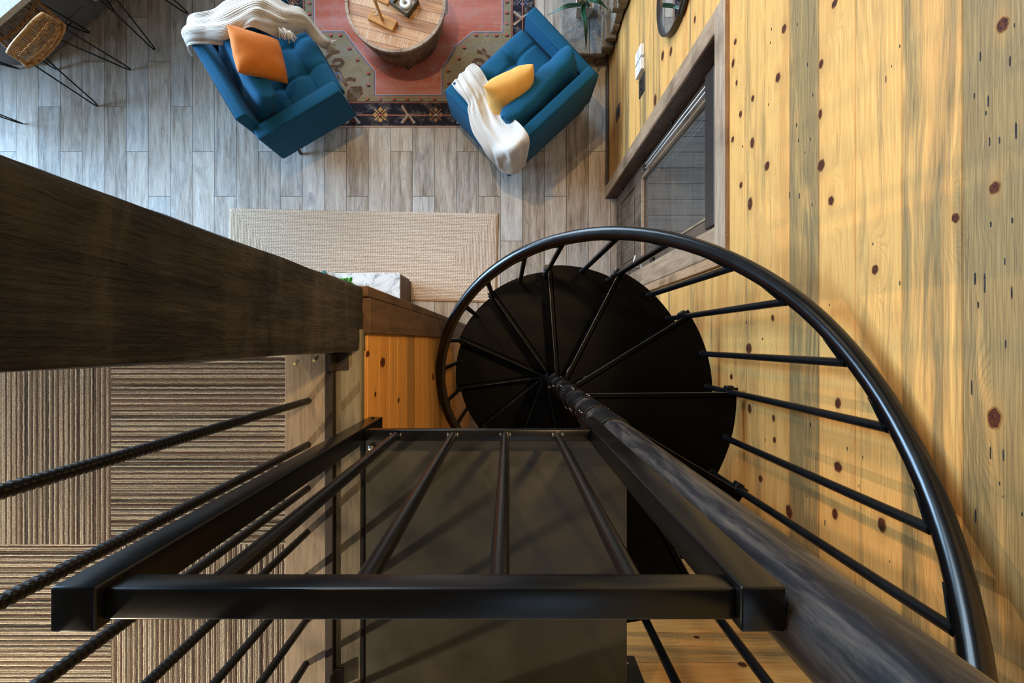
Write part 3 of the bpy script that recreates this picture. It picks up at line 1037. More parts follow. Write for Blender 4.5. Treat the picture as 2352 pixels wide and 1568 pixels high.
# pole
bm = NB()
add_lathe(bm, [(RP, 0.0), (RP, 4.20)], 40, (0, POFF))
bm2 = NB()
add_lathe(bm2, [(0.11, 0.0), (0.11, 0.012), (0.05, 0.013)], 40, (0, POFF))
obj('centre_pole', bm, MAT['pole'], stair, smooth=True, flat_angle=40)
obj('base_flange', bm2, MAT['black'], stair, smooth=True, flat_angle=40)

RBAL = RT * 0.965
def tread_mesh():
    """nosing along +X of its own frame, plate reaching back (clockwise)"""
    bm = NB()
    back = R(36.5)
    n = 16
    top = 0.0
    th = 0.005
    outer = [pol(RT, -back * i / n) for i in range(n + 1)]
    inner = [pol(RC * 0.75, -back * i / 4) for i in range(5)]
    add_prism(bm, (outer + inner[::-1])[::-1], top - th, top)
    # turned-down nosing and back lip
    add_prism(bm, [(RC * 0.6, -0.006), (RT, -0.006), (RT, LEAD), (RC * 0.6, LEAD)], top - th, top)
    add_box(bm, RC * 0.6, RT, LEAD - 0.005, LEAD + 0.001, top - 0.038, top + 0.0008, 0.0008, 1)
    t = bmesh.new()
    add_box(t, RC * 0.9, RT - 0.002, 0.0, 0.004, top - 0.030, top, 0.0008, 1)
    merge(bm, t, Matrix.Rotation(-back, 4, 'Z'))
    # rim strip
    for i in range(n):
        a0, a1 = -back * i / n, -back * (i + 1) / n
        p = [pol(RT, a0), pol(RT, a1), pol(RT - 0.004, a1), pol(RT - 0.004, a0)]
        add_prism(bm, p, top - 0.03, top - th)
    return bm
def collar_mesh():
    bm = NB()
    h = 0.125
    add_lathe(bm, [(RP + 0.0008, -h), (RC, -h), (RC, 0.002), (RC - 0.001, 0.003), (RP + 0.001, 0.003)], 40, closed_prof=True)
    return bm
def screw_mesh():
    bm = NB()
    t = bmesh.new()
    add_lathe(t, [(0.003, -0.001), (0.003, 0.0015), (0.0018, 0.0026)], 8)
    merge(bm, t, Matrix.Rotation(PI / 2, 4, 'Y'))
    return bm
def bracket_mesh():
    bm = NB()
    add_box(bm, RBAL - 0.012, RT + 0.006, LEAD - 0.008, LEAD + 0.020, -0.004, 0.002, 0.001, 1)
    add_box(bm, RBAL - 0.015, RBAL + 0.015, LEAD, LEAD + 0.026, -0.030, -0.004, 0.003, 1)
    return bm
t0 = c0 = s0_ = None
for k in range(-1, 13):
    a, z = ta(k), tz(k)
    if t0 is None:
        tr = obj('tread', tread_mesh(), MAT['tread'], stair)
        b_ = obj('nosing_bracket', bracket_mesh(), MAT['black'], tr)
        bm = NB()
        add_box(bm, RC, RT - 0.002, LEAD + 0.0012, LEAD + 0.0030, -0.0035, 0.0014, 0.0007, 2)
        n_ = obj('nosing_highlight', bm, MAT['edge'], tr)  # thin strip carrying the nosing's bright highlight in its colour
        t0 = (tr, b_, n_)
        cl = c0 = obj('collar', collar_mesh(), MAT['black'], stair, smooth=True, flat_angle=40)
    else:
        tr = t0[0].copy()
        C.objects.link(tr)
        tr.parent = stair
        for q in t0[1:]:
            cc = q.copy()
            C.objects.link(cc)
            cc.parent = tr
        cl = c0.copy()
        C.objects.link(cl)
        cl.parent = stair
    tr.location = (0, 0, z)
    tr.rotation_euler = (0, 0, a)
    cl.location = (0, POFF, z)
    cl.rotation_euler = (0, 0, a)
    for sa in (R(100), R(220)):
        for sz in (-0.035, -0.075):
            if s0_ is None:
                sw = s0_ = obj('screw', screw_mesh(), MAT['screw'], cl)
            else:
                sw = s0_.copy()
                C.objects.link(sw)
                sw.parent = cl
            sw.location = (RC * math.cos(sa), RC * math.sin(sa), sz)
            sw.rotation_euler = (0, 0, sa)

# handrail: height above the tread line, read off at several steps
def hr(k):
    pts = [(-3, 4.0), (-1, 3.85), (0, 3.74), (1, 3.64), (2, 3.60), (3, 3.42), (4, 3.22), (6, 3.15), (9, 3.1), (13, 3.1)]
    for (a, b), (c, d) in zip(pts, pts[1:]):
        if a <= k <= c:
            return (b + (d - b) * (k - a) / (c - a)) * RISE
    return 3.1 * RISE
def railpt(k):
    x, y = pol(RT * 0.985, ta(k))
    return Vector((x, y, tz(k) + hr(k)))
RR = 0.0235
pts = []
k = -2.25
while k <= 12.2:
    pts.append(railpt(k))
    k += 0.12
bm = NB()
add_tube(bm, pts, RR, 24)
obj('handrail', bm, MAT['rail'], stair, smooth=True, flat_angle=50)

def baluster(k, zbot, r=0.0112):
    """upright at step position k with a flat tab under the handrail"""
    x, y = pol(RBAL, ta(k) + (0.0 if k == round(k) else 0.0))
    p = railpt(k)
    ztop = p.z - RR + 0.004
    bm = NB()
    add_tube(bm, [(x, y, zbot), (x, y, ztop - 0.02), (x, y, ztop)], r, 14)
    # foot collar
    add_lathe(bm, [(r + 0.0035, zbot), (r + 0.0035, zbot + 0.004), (r, zbot + 0.006)], 14, (x, y))
    # tab following the rail
    A, B = railpt(k - 0.02), railpt(k + 0.20)
    ax, ay = pol(RBAL - 0.004, ta(k))
    bx, by = pol(RBAL, ta(k + 0.20))
    c1 = Vector((ax, ay, A.z - RR - 0.003))
    c2 = Vector((bx, by, B.z - RR - 0.001))
    dirv = (c2 - c1).normalized()
    sd = dirv.cross(Vector((0, 0, 1))).normalized() * 0.008
    up = Vector((0, 0, 0.005))
    vs = [bm.verts.new(q) for q in (c1 - sd, c1 + sd, c2 + sd * 0.6, c2 - sd * 0.6, c1 - sd + up, c1 + sd + up, c2 + sd * 0.6 + up, c2 - sd * 0.6 + up)]
    for f in ((3, 2, 1, 0), (4, 5, 6, 7), (0, 1, 5, 4), (1, 2, 6, 5), (2, 3, 7, 6), (3, 0, 4, 7)):
        bm.faces.new([vs[i] for i in f])
    return bm
for k in range(-1, 13):
    # at the nosing: runs down through the bracket to the step below
    a = ta(k) + R(1.6)
    bmB = baluster(k + 0.05, tz(k + 1) if k < 12 else 0.0)
    obj('baluster', bmB, MAT['black'], stair, smooth=True, flat_angle=50)
    bmM = baluster(k - 0.5, tz(k))
    obj('baluster', bmM, MAT['black'], stair, smooth=True, flat_angle=50)

cl = c0.copy()
C.objects.link(cl)
cl.parent = stair
cl.location = (0, POFF, ZL + 0.004)
# landing plate
bm = NB()
def S(px, py, z):
    p = at(px, py, z)
    return (p.x - XP, p.y - YP)
lx0, ly1 = S(838, 1008, ZL)
lx1, _ = S(1440, 1008, ZL)
ly0 = YB + 0.012 - YP
add_box(bm, lx0, lx1, ly0, ly1, ZL - 0.006, ZL, 0.001, 1)
add_box(bm, lx0 + 0.002, lx1, ly1 - 0.006, ly1, ZL - 0.07, ZL - 0.006, 0.001, 1)
add_box(bm, lx1 - 0.006, lx1, ly0, ly1, ZL - 0.07, ZL - 0.006, 0.001, 1)
obj('landing', bm, MAT['landing'], stair)
bm = NB()
add_box(bm, lx0 - 0.008, lx0 - 0.0005, ly0, ly1, ZL - 0.08, ZL + 0.003, 0.001, 1)
obj('landing_edge_angle', bm, MAT['black'], stair)
bx, by = S(852, 1028, ZL)
bm = NB()
add_lathe(bm, [(0.0075, ZL), (0.0072, ZL + 0.004), (0.004, ZL + 0.007)], 20, (bx, by))
obj('bolt', bm, MAT['screw'], stair, smooth=True)

# wall plate that carries the landing
bm = NB()
d_ = 1.25
X0, Z0 = (1400 - CX) * 1.22 / F, H - 1.30
Yp = YB + 0.001
X1 = (1470 - CX) * (-YB * F / 760) / F
add_box(bm, 0.16, X1, YB + 0.0005, YB + 0.006, H - 1.41, H - 1.23, 0.001, 1)
w = obj('landing_wall_plate', bm, MAT['black'])
tag(w, 'black steel plate screwed to the pine wall behind the landing', 'bracket')
for zz in (H - 1.375, H - 1.27):
    bm = NB()
    t = bmesh.new()
    add_lathe(t, [(0.006, 0), (0.006, 0.002), (0.003, 0.003)], 12)
    merge(bm, t, Matrix.Translation((X1 - 0.03, YB + 0.006, zz)) @ Matrix.Rotation(-PI / 2, 4, 'X'))
    obj('screw', bm, MAT['screw'], w)

# landing guard
YG = -0.2064
guard = thing('landing_guard', 'black square-tube guard rail with four round bars on the steel landing', 'railing', (0, YG, ZL - 0.05))
def gz(d):
    return H - d - (ZL - 0.05)
GP = 0.0176
for xg in (-0.336, 0.1957):
    bm = NB()
    add_box(bm, xg - GP, xg + GP, -GP, GP, gz(1.203), gz(0.368), 0.0022, 3)
    p_ = obj('guard_post', bm, MAT['guard'], guard, smooth=True, flat_angle=35)
    bm = NB()
    t = bmesh.new()
    add_lathe(t, [(0.0042, 0), (0.0042, 0.002), (0.002, 0.003)], 14)
    merge(bm, t, Matrix.Translation((xg - 0.002, GP, gz(1.185))) @ Matrix.Rotation(-PI / 2, 4, 'X'))
    obj('bolt_head', bm, MAT['guard'], p_, smooth=True)
GR = 0.0125
for (dt) in (0.376, 1.050):
    bm = NB()
    add_box(bm, -0.336 + GP, 0.1957 - GP, -GR, GR, gz(dt + 2 * GR), gz(dt), 0.002, 3)
    obj('guard_rail', bm, MAT['guard'], guard, smooth=True, flat_angle=35)
for xb in (-0.2485, -0.124, -0.009, 0.106):
    bm = NB()
    add_tube(bm, [(xb, 0, gz(1.050)), (xb, 0, gz(0.7)), (xb, 0, gz(0.400))], 0.0092, 20)
    b_ = obj('guard_bar', bm, MAT['guard'], guard, smooth=True, flat_angle=50)
    for s in (-1, 1):
        bm = NB()
        t = bmesh.new()
        bmesh.ops.create_icosphere(t, subdivisions=2, radius=0.0042)
        merge(bm, t, Matrix.Translation((xb + s * 0.0105, 0.002, gz(1.048))) @ Matrix.Diagonal((0.7, 1.2, 0.8, 1)))
        obj('weld_bead', bm, MAT['weld'], b_, smooth=True)

# ------------------------------------------------------------------ door, casing, blind
bm = NB()
add_box(bm, 0.866, XW - 0.0005, DY1, DY1 + 0.098, 0, DZ + 0.095, 0.003, 1)
add_box(bm, 0.866, XW - 0.0005, DY0 - 0.122, DY0, 0, DZ + 0.095, 0.003, 1)
struct(obj('trim_6', bm, MAT['casing']), 'grey-brown driftwood casing up both sides of the glazed door', 'trim')
bm = NB()
add_box(bm, 0.864, XW - 0.0005, DY0 - 0.122, DY1 + 0.098, DZ, DZ + 0.0945, 0.003, 1)
struct(obj('trim_7', bm, MAT['casing_y']), 'grey-brown driftwood board over the glazed door', 'trim')
bm = NB()
add_box(bm, 0.868, XW - 0.0005, DY0 - 0.170, DY0 - 0.1225, 0, DZ + 0.02, 0.003, 1)
struct(obj('trim_8', bm, MAT['casing_edge']), 'orange-brown sawn strip beside the door casing', 'trim')
bm = NB()
add_box(bm, XW, 1.03, DY1, DY1 + 0.019, 0, DZ)
add_box(bm, XW, 1.03, DY0 - 0.019, DY0, 0, DZ)
add_box(bm, XW, 1.03, DY0 - 0.019, DY1 + 0.019, DZ, DZ + 0.019)
struct(obj('door_jamb', bm, MAT['doorwood']), 'dark brown jamb lining the doorway', 'door')
gy0, gy1, gz0 = 0.60, 1.2025, 0.84
bm = NB()
xa, xb = 0.972, 1.016
y_, yy = DY0 + 0.004, DY1 - 0.004
add_box(bm, xa, xb, y_, gy0, 0.012, DZ - 0.004, 0.003, 1)
add_box(bm, xa, xb, gy1, yy, 0.012, DZ - 0.004, 0.003, 1)
add_box(bm, xa, xb, gy0, gy1, 0.012, 0.17, 0.002, 1)
add_box(bm, xa, xb, gy0, gy1, 0.66, gz0, 0.002, 1)
add_box(bm, xa, xb, gy0, gy1, DZ - 0.12, DZ - 0.004, 0.002, 1)
door = struct(obj('door_1', bm, MAT['doorwood']), 'dark brown wooden door with one tall glass pane over a small panel', 'door')
bm = NB()
add_box(bm, xa + 0.012, xb - 0.012, gy0, gy1, 0.17, 0.66)
add_box(bm, xa + 0.004, xa + 0.012, gy0 + 0.06, gy1 - 0.06, 0.23, 0.60, 0.003, 1)
obj('door_panel', bm, MAT['doorwood'], door)
bm = NB()
for (a, b, c, d) in ((gy0, gy0 + 0.012, gz0, DZ - 0.12), (gy1 - 0.012, gy1, gz0, DZ - 0.12), (gy0, gy1, gz0, gz0 + 0.012)):
    add_box(bm, xa - 0.004, xa + 0.016, a, b, c, d, 0.002, 1)
obj('glazing_bead', bm, MAT['casing'], door)
bm = NB()
add_box(bm, 0.992, 0.998, gy0 + 0.002, gy1 - 0.002, gz0 + 0.002, DZ - 0.122)
obj('glass_pane', bm, MAT['glass'], door)
for z in (0.25, 1.48, 2.10):
    bm = NB()
    add_tube(bm, [(0.966, DY1 - 0.005, z - 0.05), (0.966, DY1 - 0.005, z + 0.05)], 0.008, 10)
    obj('hinge', bm, MAT['bronze'], door)
bm = NB()
hz = 0.83
add_tube(bm, [(0.972, 0.545, hz), (0.93, 0.545, hz), (0.918, 0.552, hz), (0.914, 0.57, hz + 0.004), (0.917, 0.60, hz + 0.012), (0.925, 0.632, hz + 0.012)], [0.010, 0.009, 0.008, 0.0075, 0.007, 0.005], 12)
t = bmesh.new()
add_lathe(t, [(0.028, 0), (0.028, 0.006), (0.018, 0.010)], 20)
merge(bm, t, Matrix.Translation((0.972, 0.545, hz)) @ Matrix.Rotation(-PI / 2, 4, 'Y'))
h_ = obj('door_handle', bm, MAT['screw'], door, smooth=True, flat_angle=40)
h_['label'] = 'curved chrome lever handle'
bm = NB()
add_box(bm, 0.952, 0.972, 0.525, 0.565, 1.10, 1.16, 0.004, 2)
obj('deadbolt', bm, MAT['black'], door)

blind = thing('roller_blind', 'slim dark cassette of a roller blind mounted across the top of the door', 'blind', (0.93, 0.89, 2.10))
bm = NB()
add_box(bm, -0.01, 0.041, -0.365, 0.355, 0.0, 0.10, 0.004, 2)
obj('cassette', bm, MAT['bronze'], blind)
for yy_ in (0.320, 0.294):
    bm = NB()
    add_tube(bm, [(0.0, yy_, 0.0), (-0.002, yy_, -0.5), (0.0, yy_, -1.02)], 0.0026, 8)
    obj('pull_cord', bm, MAT['cord'], blind, smooth=True)
bm = NB()
add_box(bm, -0.006, 0.008, 0.288, 0.328, -1.05, -1.018, 0.003, 2)
obj('cord_tensioner', bm, MAT['black'], blind)

bm = NB()
add_box(bm, 1.06, 4.5, -1.6, 4.5, -0.10, -0.03)
struct(obj('porch_deck', bm, MAT['deck']), 'brown porch deck boards seen through the door glass', 'floor')
bm = NB()
add_box(bm, 1.026, 1.060, DY0 - 0.02, DY1 + 0.02, 0.0, 0.012, 0.002, 1)
struct(obj('door_sill', bm, MAT['bronze']))

# ------------------------------------------------------------------ things on the wall
def wall_plate(name, px, py, w, h, mat, label, cat, depth=0.006, group=None):
    Y, z = wpx(px, py)
    r = thing(name, label, cat, (XW, Y, z), 0, group)
    bm = NB()
    add_box(bm, -depth, 0, -w / 2, w / 2, -h / 2, h / 2, min(0.003, depth * 0.4), 2)
    obj('plate', bm, mat, r)
    return r
r = wall_plate('wall_outlet', 1420, 258, 0.105, 0.135, MAT['bronze'], 'dark bronze outlet plate low on the pine wall above the baseboard', 'outlet')
bm = NB()
for s in (-1, 1):
    add_box(bm, -0.009, -0.006, -0.017, 0.017, s * 0.030 - 0.020, s * 0.030 + 0.020, 0.002, 1)
obj('socket', bm, MAT['leather'], r)
r = wall_plate('light_switch', 1475, 196, 0.125, 0.125, MAT['bronze'], 'dark bronze toggle switch plate under the white wall controls', 'switch')
bm = NB()
for s in (-1, 1):
    add_box(bm, -0.019, -0.006, s * 0.025 - 0.004, s * 0.025 + 0.004, -0.004, 0.010, 0.001, 1)
obj('toggle', bm, MAT['leather'], r)
r = wall_plate('thermostat', 1473, 127, 0.074, 0.14, MAT['plastic'], 'plain white wall control nearer the mirror, above the labelled one', 'control', 0.024, 'white wall controls')
bm = NB()
add_box(bm, -0.026, -0.024, -0.03, 0.03, 0.01, 0.016)
obj('slot', bm, MAT['label'], r)
r = wall_plate('thermostat', 1473.5, 158, 0.074, 0.14, MAT['plastic'], 'white wall control with grey print, directly above the dark switch plate', 'control', 0.024, 'white wall controls')
bm = NB()
for (a, b, c, d) in ((-0.026, -0.010, 0.015, 0.035), (-0.004, 0.006, 0.015, 0.035), (0.012, 0.026, 0.020, 0.035), (-0.026, 0.026, -0.03, -0.026)):
    add_box(bm, -0.0246, -0.0238, a, b, c, d)
obj('print', bm, MAT['label'], r)

# round mirror
mY, mZ, mR = 1.902, 1.85, 0.262
mir = thing('wall_mirror', 'round wall mirror in a thin dark frame hung from a rope and strap', 'mirror', (XW, mY, mZ))
def disc_M(x):
    return Matrix.Translation((x, 0, 0)) @ Matrix.Rotation(-PI / 2, 4, 'Y')
bm = NB()
t = bmesh.new()
add_lathe(t, [(mR, 0), (mR, 0.034), (mR - 0.010, 0.034), (mR - 0.012, 0.024), (mR - 0.012, 0)], 96, closed_prof=True)
merge(bm, t, disc_M(-0.001))
obj('frame', bm, MAT['bronze'], mir, smooth=True, flat_angle=40)
bm = NB()
t = bmesh.new()
add_lathe(t, [(mR - 0.011, 0.010), (mR - 0.011, 0.018)], 96)
merge(bm, t, disc_M(-0.001))
obj('mirror_glass', bm, MAT['mirror'], mir)
bm = NB()
arc = [(-0.020, -(mR + 0.006) * math.cos(a), (mR + 0.006) * math.sin(a)) for a in [R(18 + 4 * i) for i in range(22)]]
add_tube(bm, arc[4:] + [(-0.012, -0.10, 0.42), (-0.008, 0.0, 0.52)], 0.007, 8)
obj('rope', bm, MAT['rope'], mir, smooth=True)
bm = NB()
add_tube(bm, arc[:6], 0.0085, 8)
obj('strap', bm, MAT['leather'], mir, smooth=True)

# ------------------------------------------------------------------ stone fireplace with raised hearth
fp = thing('stone_fireplace', 'split-face stone surround with a raised grey hearth against the pine wall', 'fireplace', (0.70, 2.5, 0))
def S2(x, y, z):
    return (x - 0.70, y - 2.5, z)
rs = random.Random(11)
def rough_box(bm, x0, x1, y0, y1, z0, z1, amt=0.006, bev=0.006):
    t = bmesh.new()
    add_box(t, x0, x1, y0, y1, z0, z1, 0)
    bmesh.ops.subdivide_edges(t, edges=list(t.edges), cuts=3, use_grid_fill=True)
    bmesh.ops.bevel(t, geom=[e for e in t.edges if e.calc_face_angle(0) > 1.0], offset=bev, segments=1, affect='EDGES')
    o_ = rs.uniform(0, 50)
    for v in t.verts:
        q = v.co * 17 + Vector((o_, o_, o_))
        v.co += Vector((mnoise.noise(q), mnoise.noise(q + Vector((9, 0, 0))), mnoise.noise(q + Vector((0, 9, 0))))) * amt
    merge(bm, t)
bm = NB()
z = 0.20
while z < 3.4:
    hgt = rs.uniform(0.055, 0.125)
    y = 2.475 + rs.uniform(-0.012, 0.03)
    while y < 4.3:
        ln = rs.uniform(0.14, 0.42)
        xf = 0.795 + rs.uniform(-0.022, 0.022)
        a, b, c = S2(xf, y, z), S2(XW - 0.012, y + ln - 0.004, z + hgt - 0.004), 0
        rough_box(bm, a[0], b[0], a[1], b[1], a[2], b[2])
        y += ln
    z += hgt
obj('stone_veneer', bm, MAT['stone'], fp)
bm = NB()
for (xs, ys) in (((0.455, 0.70), (2.498, 3.3)), ((0.703, 0.845), (2.497, 3.3)), ((0.455, 0.845), (3.304, 4.3))):
    a, b = S2(xs[0], ys[0], 0.160), S2(xs[1], ys[1], 0.198)
    rough_box(bm, a[0], b[0], a[1], b[1], a[2], b[2], 0.004)
obj('hearth_slab', bm, MAT['slab'], fp)
bm = NB()
for zz0, zz1 in ((0.0, 0.085), (0.088, 0.158)):
    x = 0.48
    while x < 0.86:
        ln = min(rs.uniform(0.10, 0.2), 0.855 - x)
        if ln < 0.03:
            break
        a, b = S2(x, 2.515 + rs.uniform(-0.012, 0.012), zz0), S2(x + ln - 0.003, 2.62, zz1)
        rough_box(bm, a[0], b[0], a[1], b[1], a[2], b[2], 0.005)
        x += ln
    y = 2.625
    while y < 4.25:
        ln = rs.uniform(0.15, 0.35)
        a, b = S2(0.475 + rs.uniform(-0.01, 0.01), y, zz0), S2(0.6, y + ln - 0.004, zz1)
        rough_box(bm, a[0], b[0], a[1], b[1], a[2], b[2], 0.005)
        y += ln
obj('riser_stones', bm, MAT['stone'], fp)

# planter with long-leaved plant on the hearth
pl = thing('potted_plant', 'long-leaved green plant in a square blush pot on the stone hearth', 'plant', (0.635, 2.865, 0.199))
bm = NB()
t = bmesh.new()
for (h0, s0), (h1, s1) in (((0, 0.058), (0.15, 0.075)),):
    lo = [t.verts.new((a * s0, b * s0, h0)) for a, b in ((-1, -1), (1, -1), (1, 1), (-1, 1))]
    hi = [t.verts.new((a * s1, b * s1, h1)) for a, b in ((-1, -1), (1, -1), (1, 1), (-1, 1))]
    hi2 = [t.verts.new((a * (s1 - 0.010), b * (s1 - 0.010), h1)) for a, b in ((-1, -1), (1, -1), (1, 1), (-1, 1))]
    in2 = [t.verts.new((a * (s1 - 0.013), b * (s1 - 0.013), h1 - 0.03)) for a, b in ((-1, -1), (1, -1), (1, 1), (-1, 1))]
    t.faces.new(lo[::-1])
    t.faces.new(in2)
    for i in range(4):
        j = (i + 1) % 4
        t.faces.new((lo[i], lo[j], hi[j], hi[i]))
        t.faces.new((hi[i], hi[j], hi2[j], hi2[i]))
        t.faces.new((hi2[i], hi2[j], in2[j], in2[i]))
bmesh.ops.bevel(t, geom=[e for e in t.edges], offset=0.003, segments=2, affect='EDGES')
merge(bm, t)
obj('pot', bm, MAT['planter'], pl, smooth=True, flat_angle=40)
bm = NB()
add_box(bm, -0.061, 0.061, -0.061, 0.061, 0.115, 0.126, 0.003, 1)
obj('pebbles', bm, MAT['soil'], pl)
def leaf(bm, pts, w, fold=0.25, thick=0.0012):
    n = 22
    P = [Vector(p) for p in pts]
    def cr(t_):
        # Catmull-Rom through P
        q = [P[0] * 2 - P[1]] + P + [P[-1] * 2 - P[-2]]
        s = t_ * (len(P) - 1)
        i = min(int(s), len(P) - 2)
        u = s - i
        a, b, c, d = q[i], q[i + 1], q[i + 2], q[i + 3]
        return 0.5 * ((2 * b) + (c - a) * u + (2 * a - 5 * b + 4 * c - d) * u * u + (3 * b - a - 3 * c + d) * u ** 3)
    top, bot = [], []
    for i in range(n + 1):
        t_ = i / n
        p = cr(t_)
        tg = (cr(min(1, t_ + 0.02)) - cr(max(0, t_ - 0.02))).normalized()
        sd = tg.cross(Vector((0, 0, 1)))
        sd = sd.normalized() if sd.length > 0.05 else Vector((1, 0, 0))
        up = sd.cross(tg).normalized()
        ww = w * (0.35 + 0.65 * math.sin(min(1, t_ * 1.6 + 0.1) * PI / 2)) * (1 - t_ ** 2.6) + 0.0006
        row = []
        for j in (-1, -0.5, 0, 0.5, 1):
            row.append(p + sd * ww * j + up * (abs(j) * ww * fold))
        top.append([bm.verts.new(q + up * thick) for q in row])
        bot.append([bm.verts.new(q - up * thick) for q in row])
    for i in range(n):
        for j in range(4):
            f = bm.faces.new((top[i][j], top[i][j + 1], top[i + 1][j + 1], top[i + 1][j])); f.smooth = True
            f = bm.faces.new((bot[i][j + 1], bot[i][j], bot[i + 1][j], bot[i + 1][j + 1])); f.smooth = True
        for j in (0, 4):
            a, b, c, d = top[i][j], top[i + 1][j], bot[i + 1][j], bot[i][j]
            bm.faces.new((a, b, c, d) if j == 0 else (d, c, b, a))
    bm.faces.new(top[0] + bot[0][::-1])
    bm.faces.new(top[n][::-1] + bot[n])
base = Vector((0.635, 2.865, 0.199))
def lp(px, py, z):
    return at(px, py, z) - base
for pts, w in (([(-0.01, 0, 0.12), lp(1326, 12, 0.52), lp(1298, 16, 0.60), lp(1258, 35, 0.52)], 0.024),
               ([(0.01, -0.02, 0.12), lp(1339, 24, 0.50), lp(1345, 60, 0.55), lp(1346, 115, 0.36)], 0.023),
               ([(0.02, 0, 0.12), lp(1352, 2, 0.58), lp(1375, 4, 0.64), lp(1397, 22, 0.55)], 0.026),
               ([(0, 0.02, 0.12), lp(1335, -15, 0.60), lp(1330, -60, 0.75), lp(1310, -110, 0.70)], 0.024),
               ([(0, 0.03, 0.12), lp(1350, -15, 0.60), lp(1370, -50, 0.72), lp(1400, -80, 0.68)], 0.024),
               ([(-0.02, 0.02, 0.12), lp(1318, -8, 0.50), lp(1290, -10, 0.62), lp(1268, 0, 0.60)], 0.020),
               ([(0.02, -0.01, 0.12), lp(1349, 10, 0.45), lp(1352, 14, 0.47), lp(1349, 22, 0.42)], 0.014),
               ([(-0.02, -0.01, 0.12), lp(1328, 8, 0.42), lp(1326, 14, 0.45), lp(1325, 24, 0.40)], 0.012)):
    bm = NB()
    leaf(bm, pts, w)
    obj('leaf', bm, MAT['leaf'], pl)

# ------------------------------------------------------------------ rugs
def P2(x, y):
    return fl(x, y)
bm = NB()
x0, y1 = P2(645, 0)[0], 4.35
x1 = P2(1231, 0)[0]
y0 = P2(0, 293)[1]
yt = CY - y1 * F / H
TH = 0.003
add_box(bm, x0, x1, y0, y1, 0.0, TH, 0.0015, 1, 0)
lev = [TH]
def rp(poly, mi, grow=0.0):
    lev[0] += 0.00001
    vs = [bm.verts.new((*P2(a, b), lev[0])) for a, b in poly]
    f = bm.faces.new(vs)
    if f.calc_area() and f.normal.z == 0:
        f.normal_update()
    f.normal_update()
    if f.normal.z < 0:
        f.normal_flip()
    f.material_index = mi
def rect(a, b, c, d, mi):
    rp([(a, d), (c, d), (c, b), (a, b)], mi)
rect(648, yt + 3, 1228, 289, 1)
rect(697, yt + 50, 1177, 237, 2)
rect(699, yt + 52, 1175, 235.4, 7)
rect(700.5, yt + 54, 1173.5, 233.5, 3)
fieldp = [(722, yt + 80), (722, 72), (791, 72), (834, 130), (862, 165), (862, 218), (1014, 218), (1014, 162), (1046, 106), (1086, 73), (1154, 73), (1154, yt + 80)]
def grow_poly(p, g):
    out = []
    n = len(p)
    ar = sum(p[i][0] * p[(i + 1) % n][1] - p[(i + 1) % n][0] * p[i][1] for i in range(n))
    s = 1 if ar > 0 else -1
    for i in range(n):
        a, b, c = Vector(p[i - 1]), Vector(p[i]), Vector(p[(i + 1) % n])
        e1, e2 = (b - a).normalized(), (c - b).normalized()
        n1, n2 = Vector((e1.y, -e1.x)) * s, Vector((e2.y, -e2.x)) * s
        m = (n1 + n2).normalized()
        q = b + m * g / max(0.4, m.dot(n1))
        out.append((q.x, q.y))
    return out
rp(grow_poly(fieldp, 4.0), 2)
rp(grow_poly(fieldp, 3.2), 4)
rp(grow_poly(fieldp, 0.2), 5)
rp(grow_poly(fieldp, -1.5), 6)
med = [(938, 162), (926, 148), (926, 118), (848, 30), (848, -150), (1028, -150), (1028, 30), (951, 118), (951, 148)]
rp(med, 7)
rp(grow_poly(med, -2.2), 3)
def dot(x, y, s=1.0):
    a = [(-5, 0), (-2.5, -3.2), (0.5, -3.6), (3.0, -1.6), (5.0, 0.5), (3.0, 3.2), (-0.5, 3.8), (-3, 3)]
    rp([(x + u * s * 1.0 + 0.8, y + v * s + 0.8) for u, v in a], 7)
    rp([(x + u * s * 0.75 - 0.6, y + v * s * 0.75 - 1.0) for u, v in a], 8)
for x in (844, 874, 906, 936, 967, 998, 812, 780, 1030, 1062, 1095, 1128, 1160):
    dot(x, 228)
for y in (5, 30, 55, -20, -45, 81, 106, 132, 158, 184, 208):
    dot(1164, y)
    dot(711, y + 3)
for x in (1093, 1117, 1140, 782, 760, 738):
    dot(x, 81.5)
for x, y in ((1066, 110), (1054, 135), (1029, 163), (1030, 191), (803, 112), (821, 138), (846, 169), (846, 196)):
    dot(x, y)
def strip(pts, w, mi):
    for (ax, ay), (bx, by) in zip(pts, pts[1:]):
        d = Vector((bx - ax, by - ay)).normalized()
        nx, ny = -d.y * w / 2, d.x * w / 2
        ax2, ay2, bx2, by2 = ax - d.x * w * .3, ay - d.y * w * .3, bx + d.x * w * .3, by + d.y * w * .3
        rp([(ax2 + nx, ay2 + ny), (bx2 + nx, by2 + ny), (bx2 - nx, by2 - ny), (ax2 - nx, ay2 - ny)], mi)
def motif(fx):
    g = lambda L: [(fx(x), y) for x, y in L]
    scroll = [(766, 143), (772, 138), (783, 138), (788, 144), (784, 151), (778, 153), (760, 153)]
    branches = [[(750, 135), (760, 124), (766, 114)], [(762, 123), (778, 119)], scroll, [(770, 158), (782, 170), (790, 186)], [(790, 186), (802, 181), (815, 184)], [(790, 188), (796, 196)]]
    for b in branches:
        strip(g(b), 8.5, 2)
    for b in branches:
        strip(g(b), 7.3, 7)
    for b in branches:
        strip(g(b), 5.6, 9)
    rp(g([(770, 166), (780, 165), (785, 175), (785, 186), (776, 190), (768, 180)]), 4)
    rp(g([(774, 171), (780, 172), (781, 183), (775, 184)]), 9)
    blk = [(800, 210), (806, 201), (830, 200), (832, 208), (826, 211), (833, 214), (816, 233), (798, 232)]
    rp(g(grow_poly(blk, 1.8)), 2)
    rp(g(grow_poly(blk, 1.2)), 7)
    rp(g(blk), 9)
motif(lambda x: x)
motif(lambda x: 2 * 938 - x)
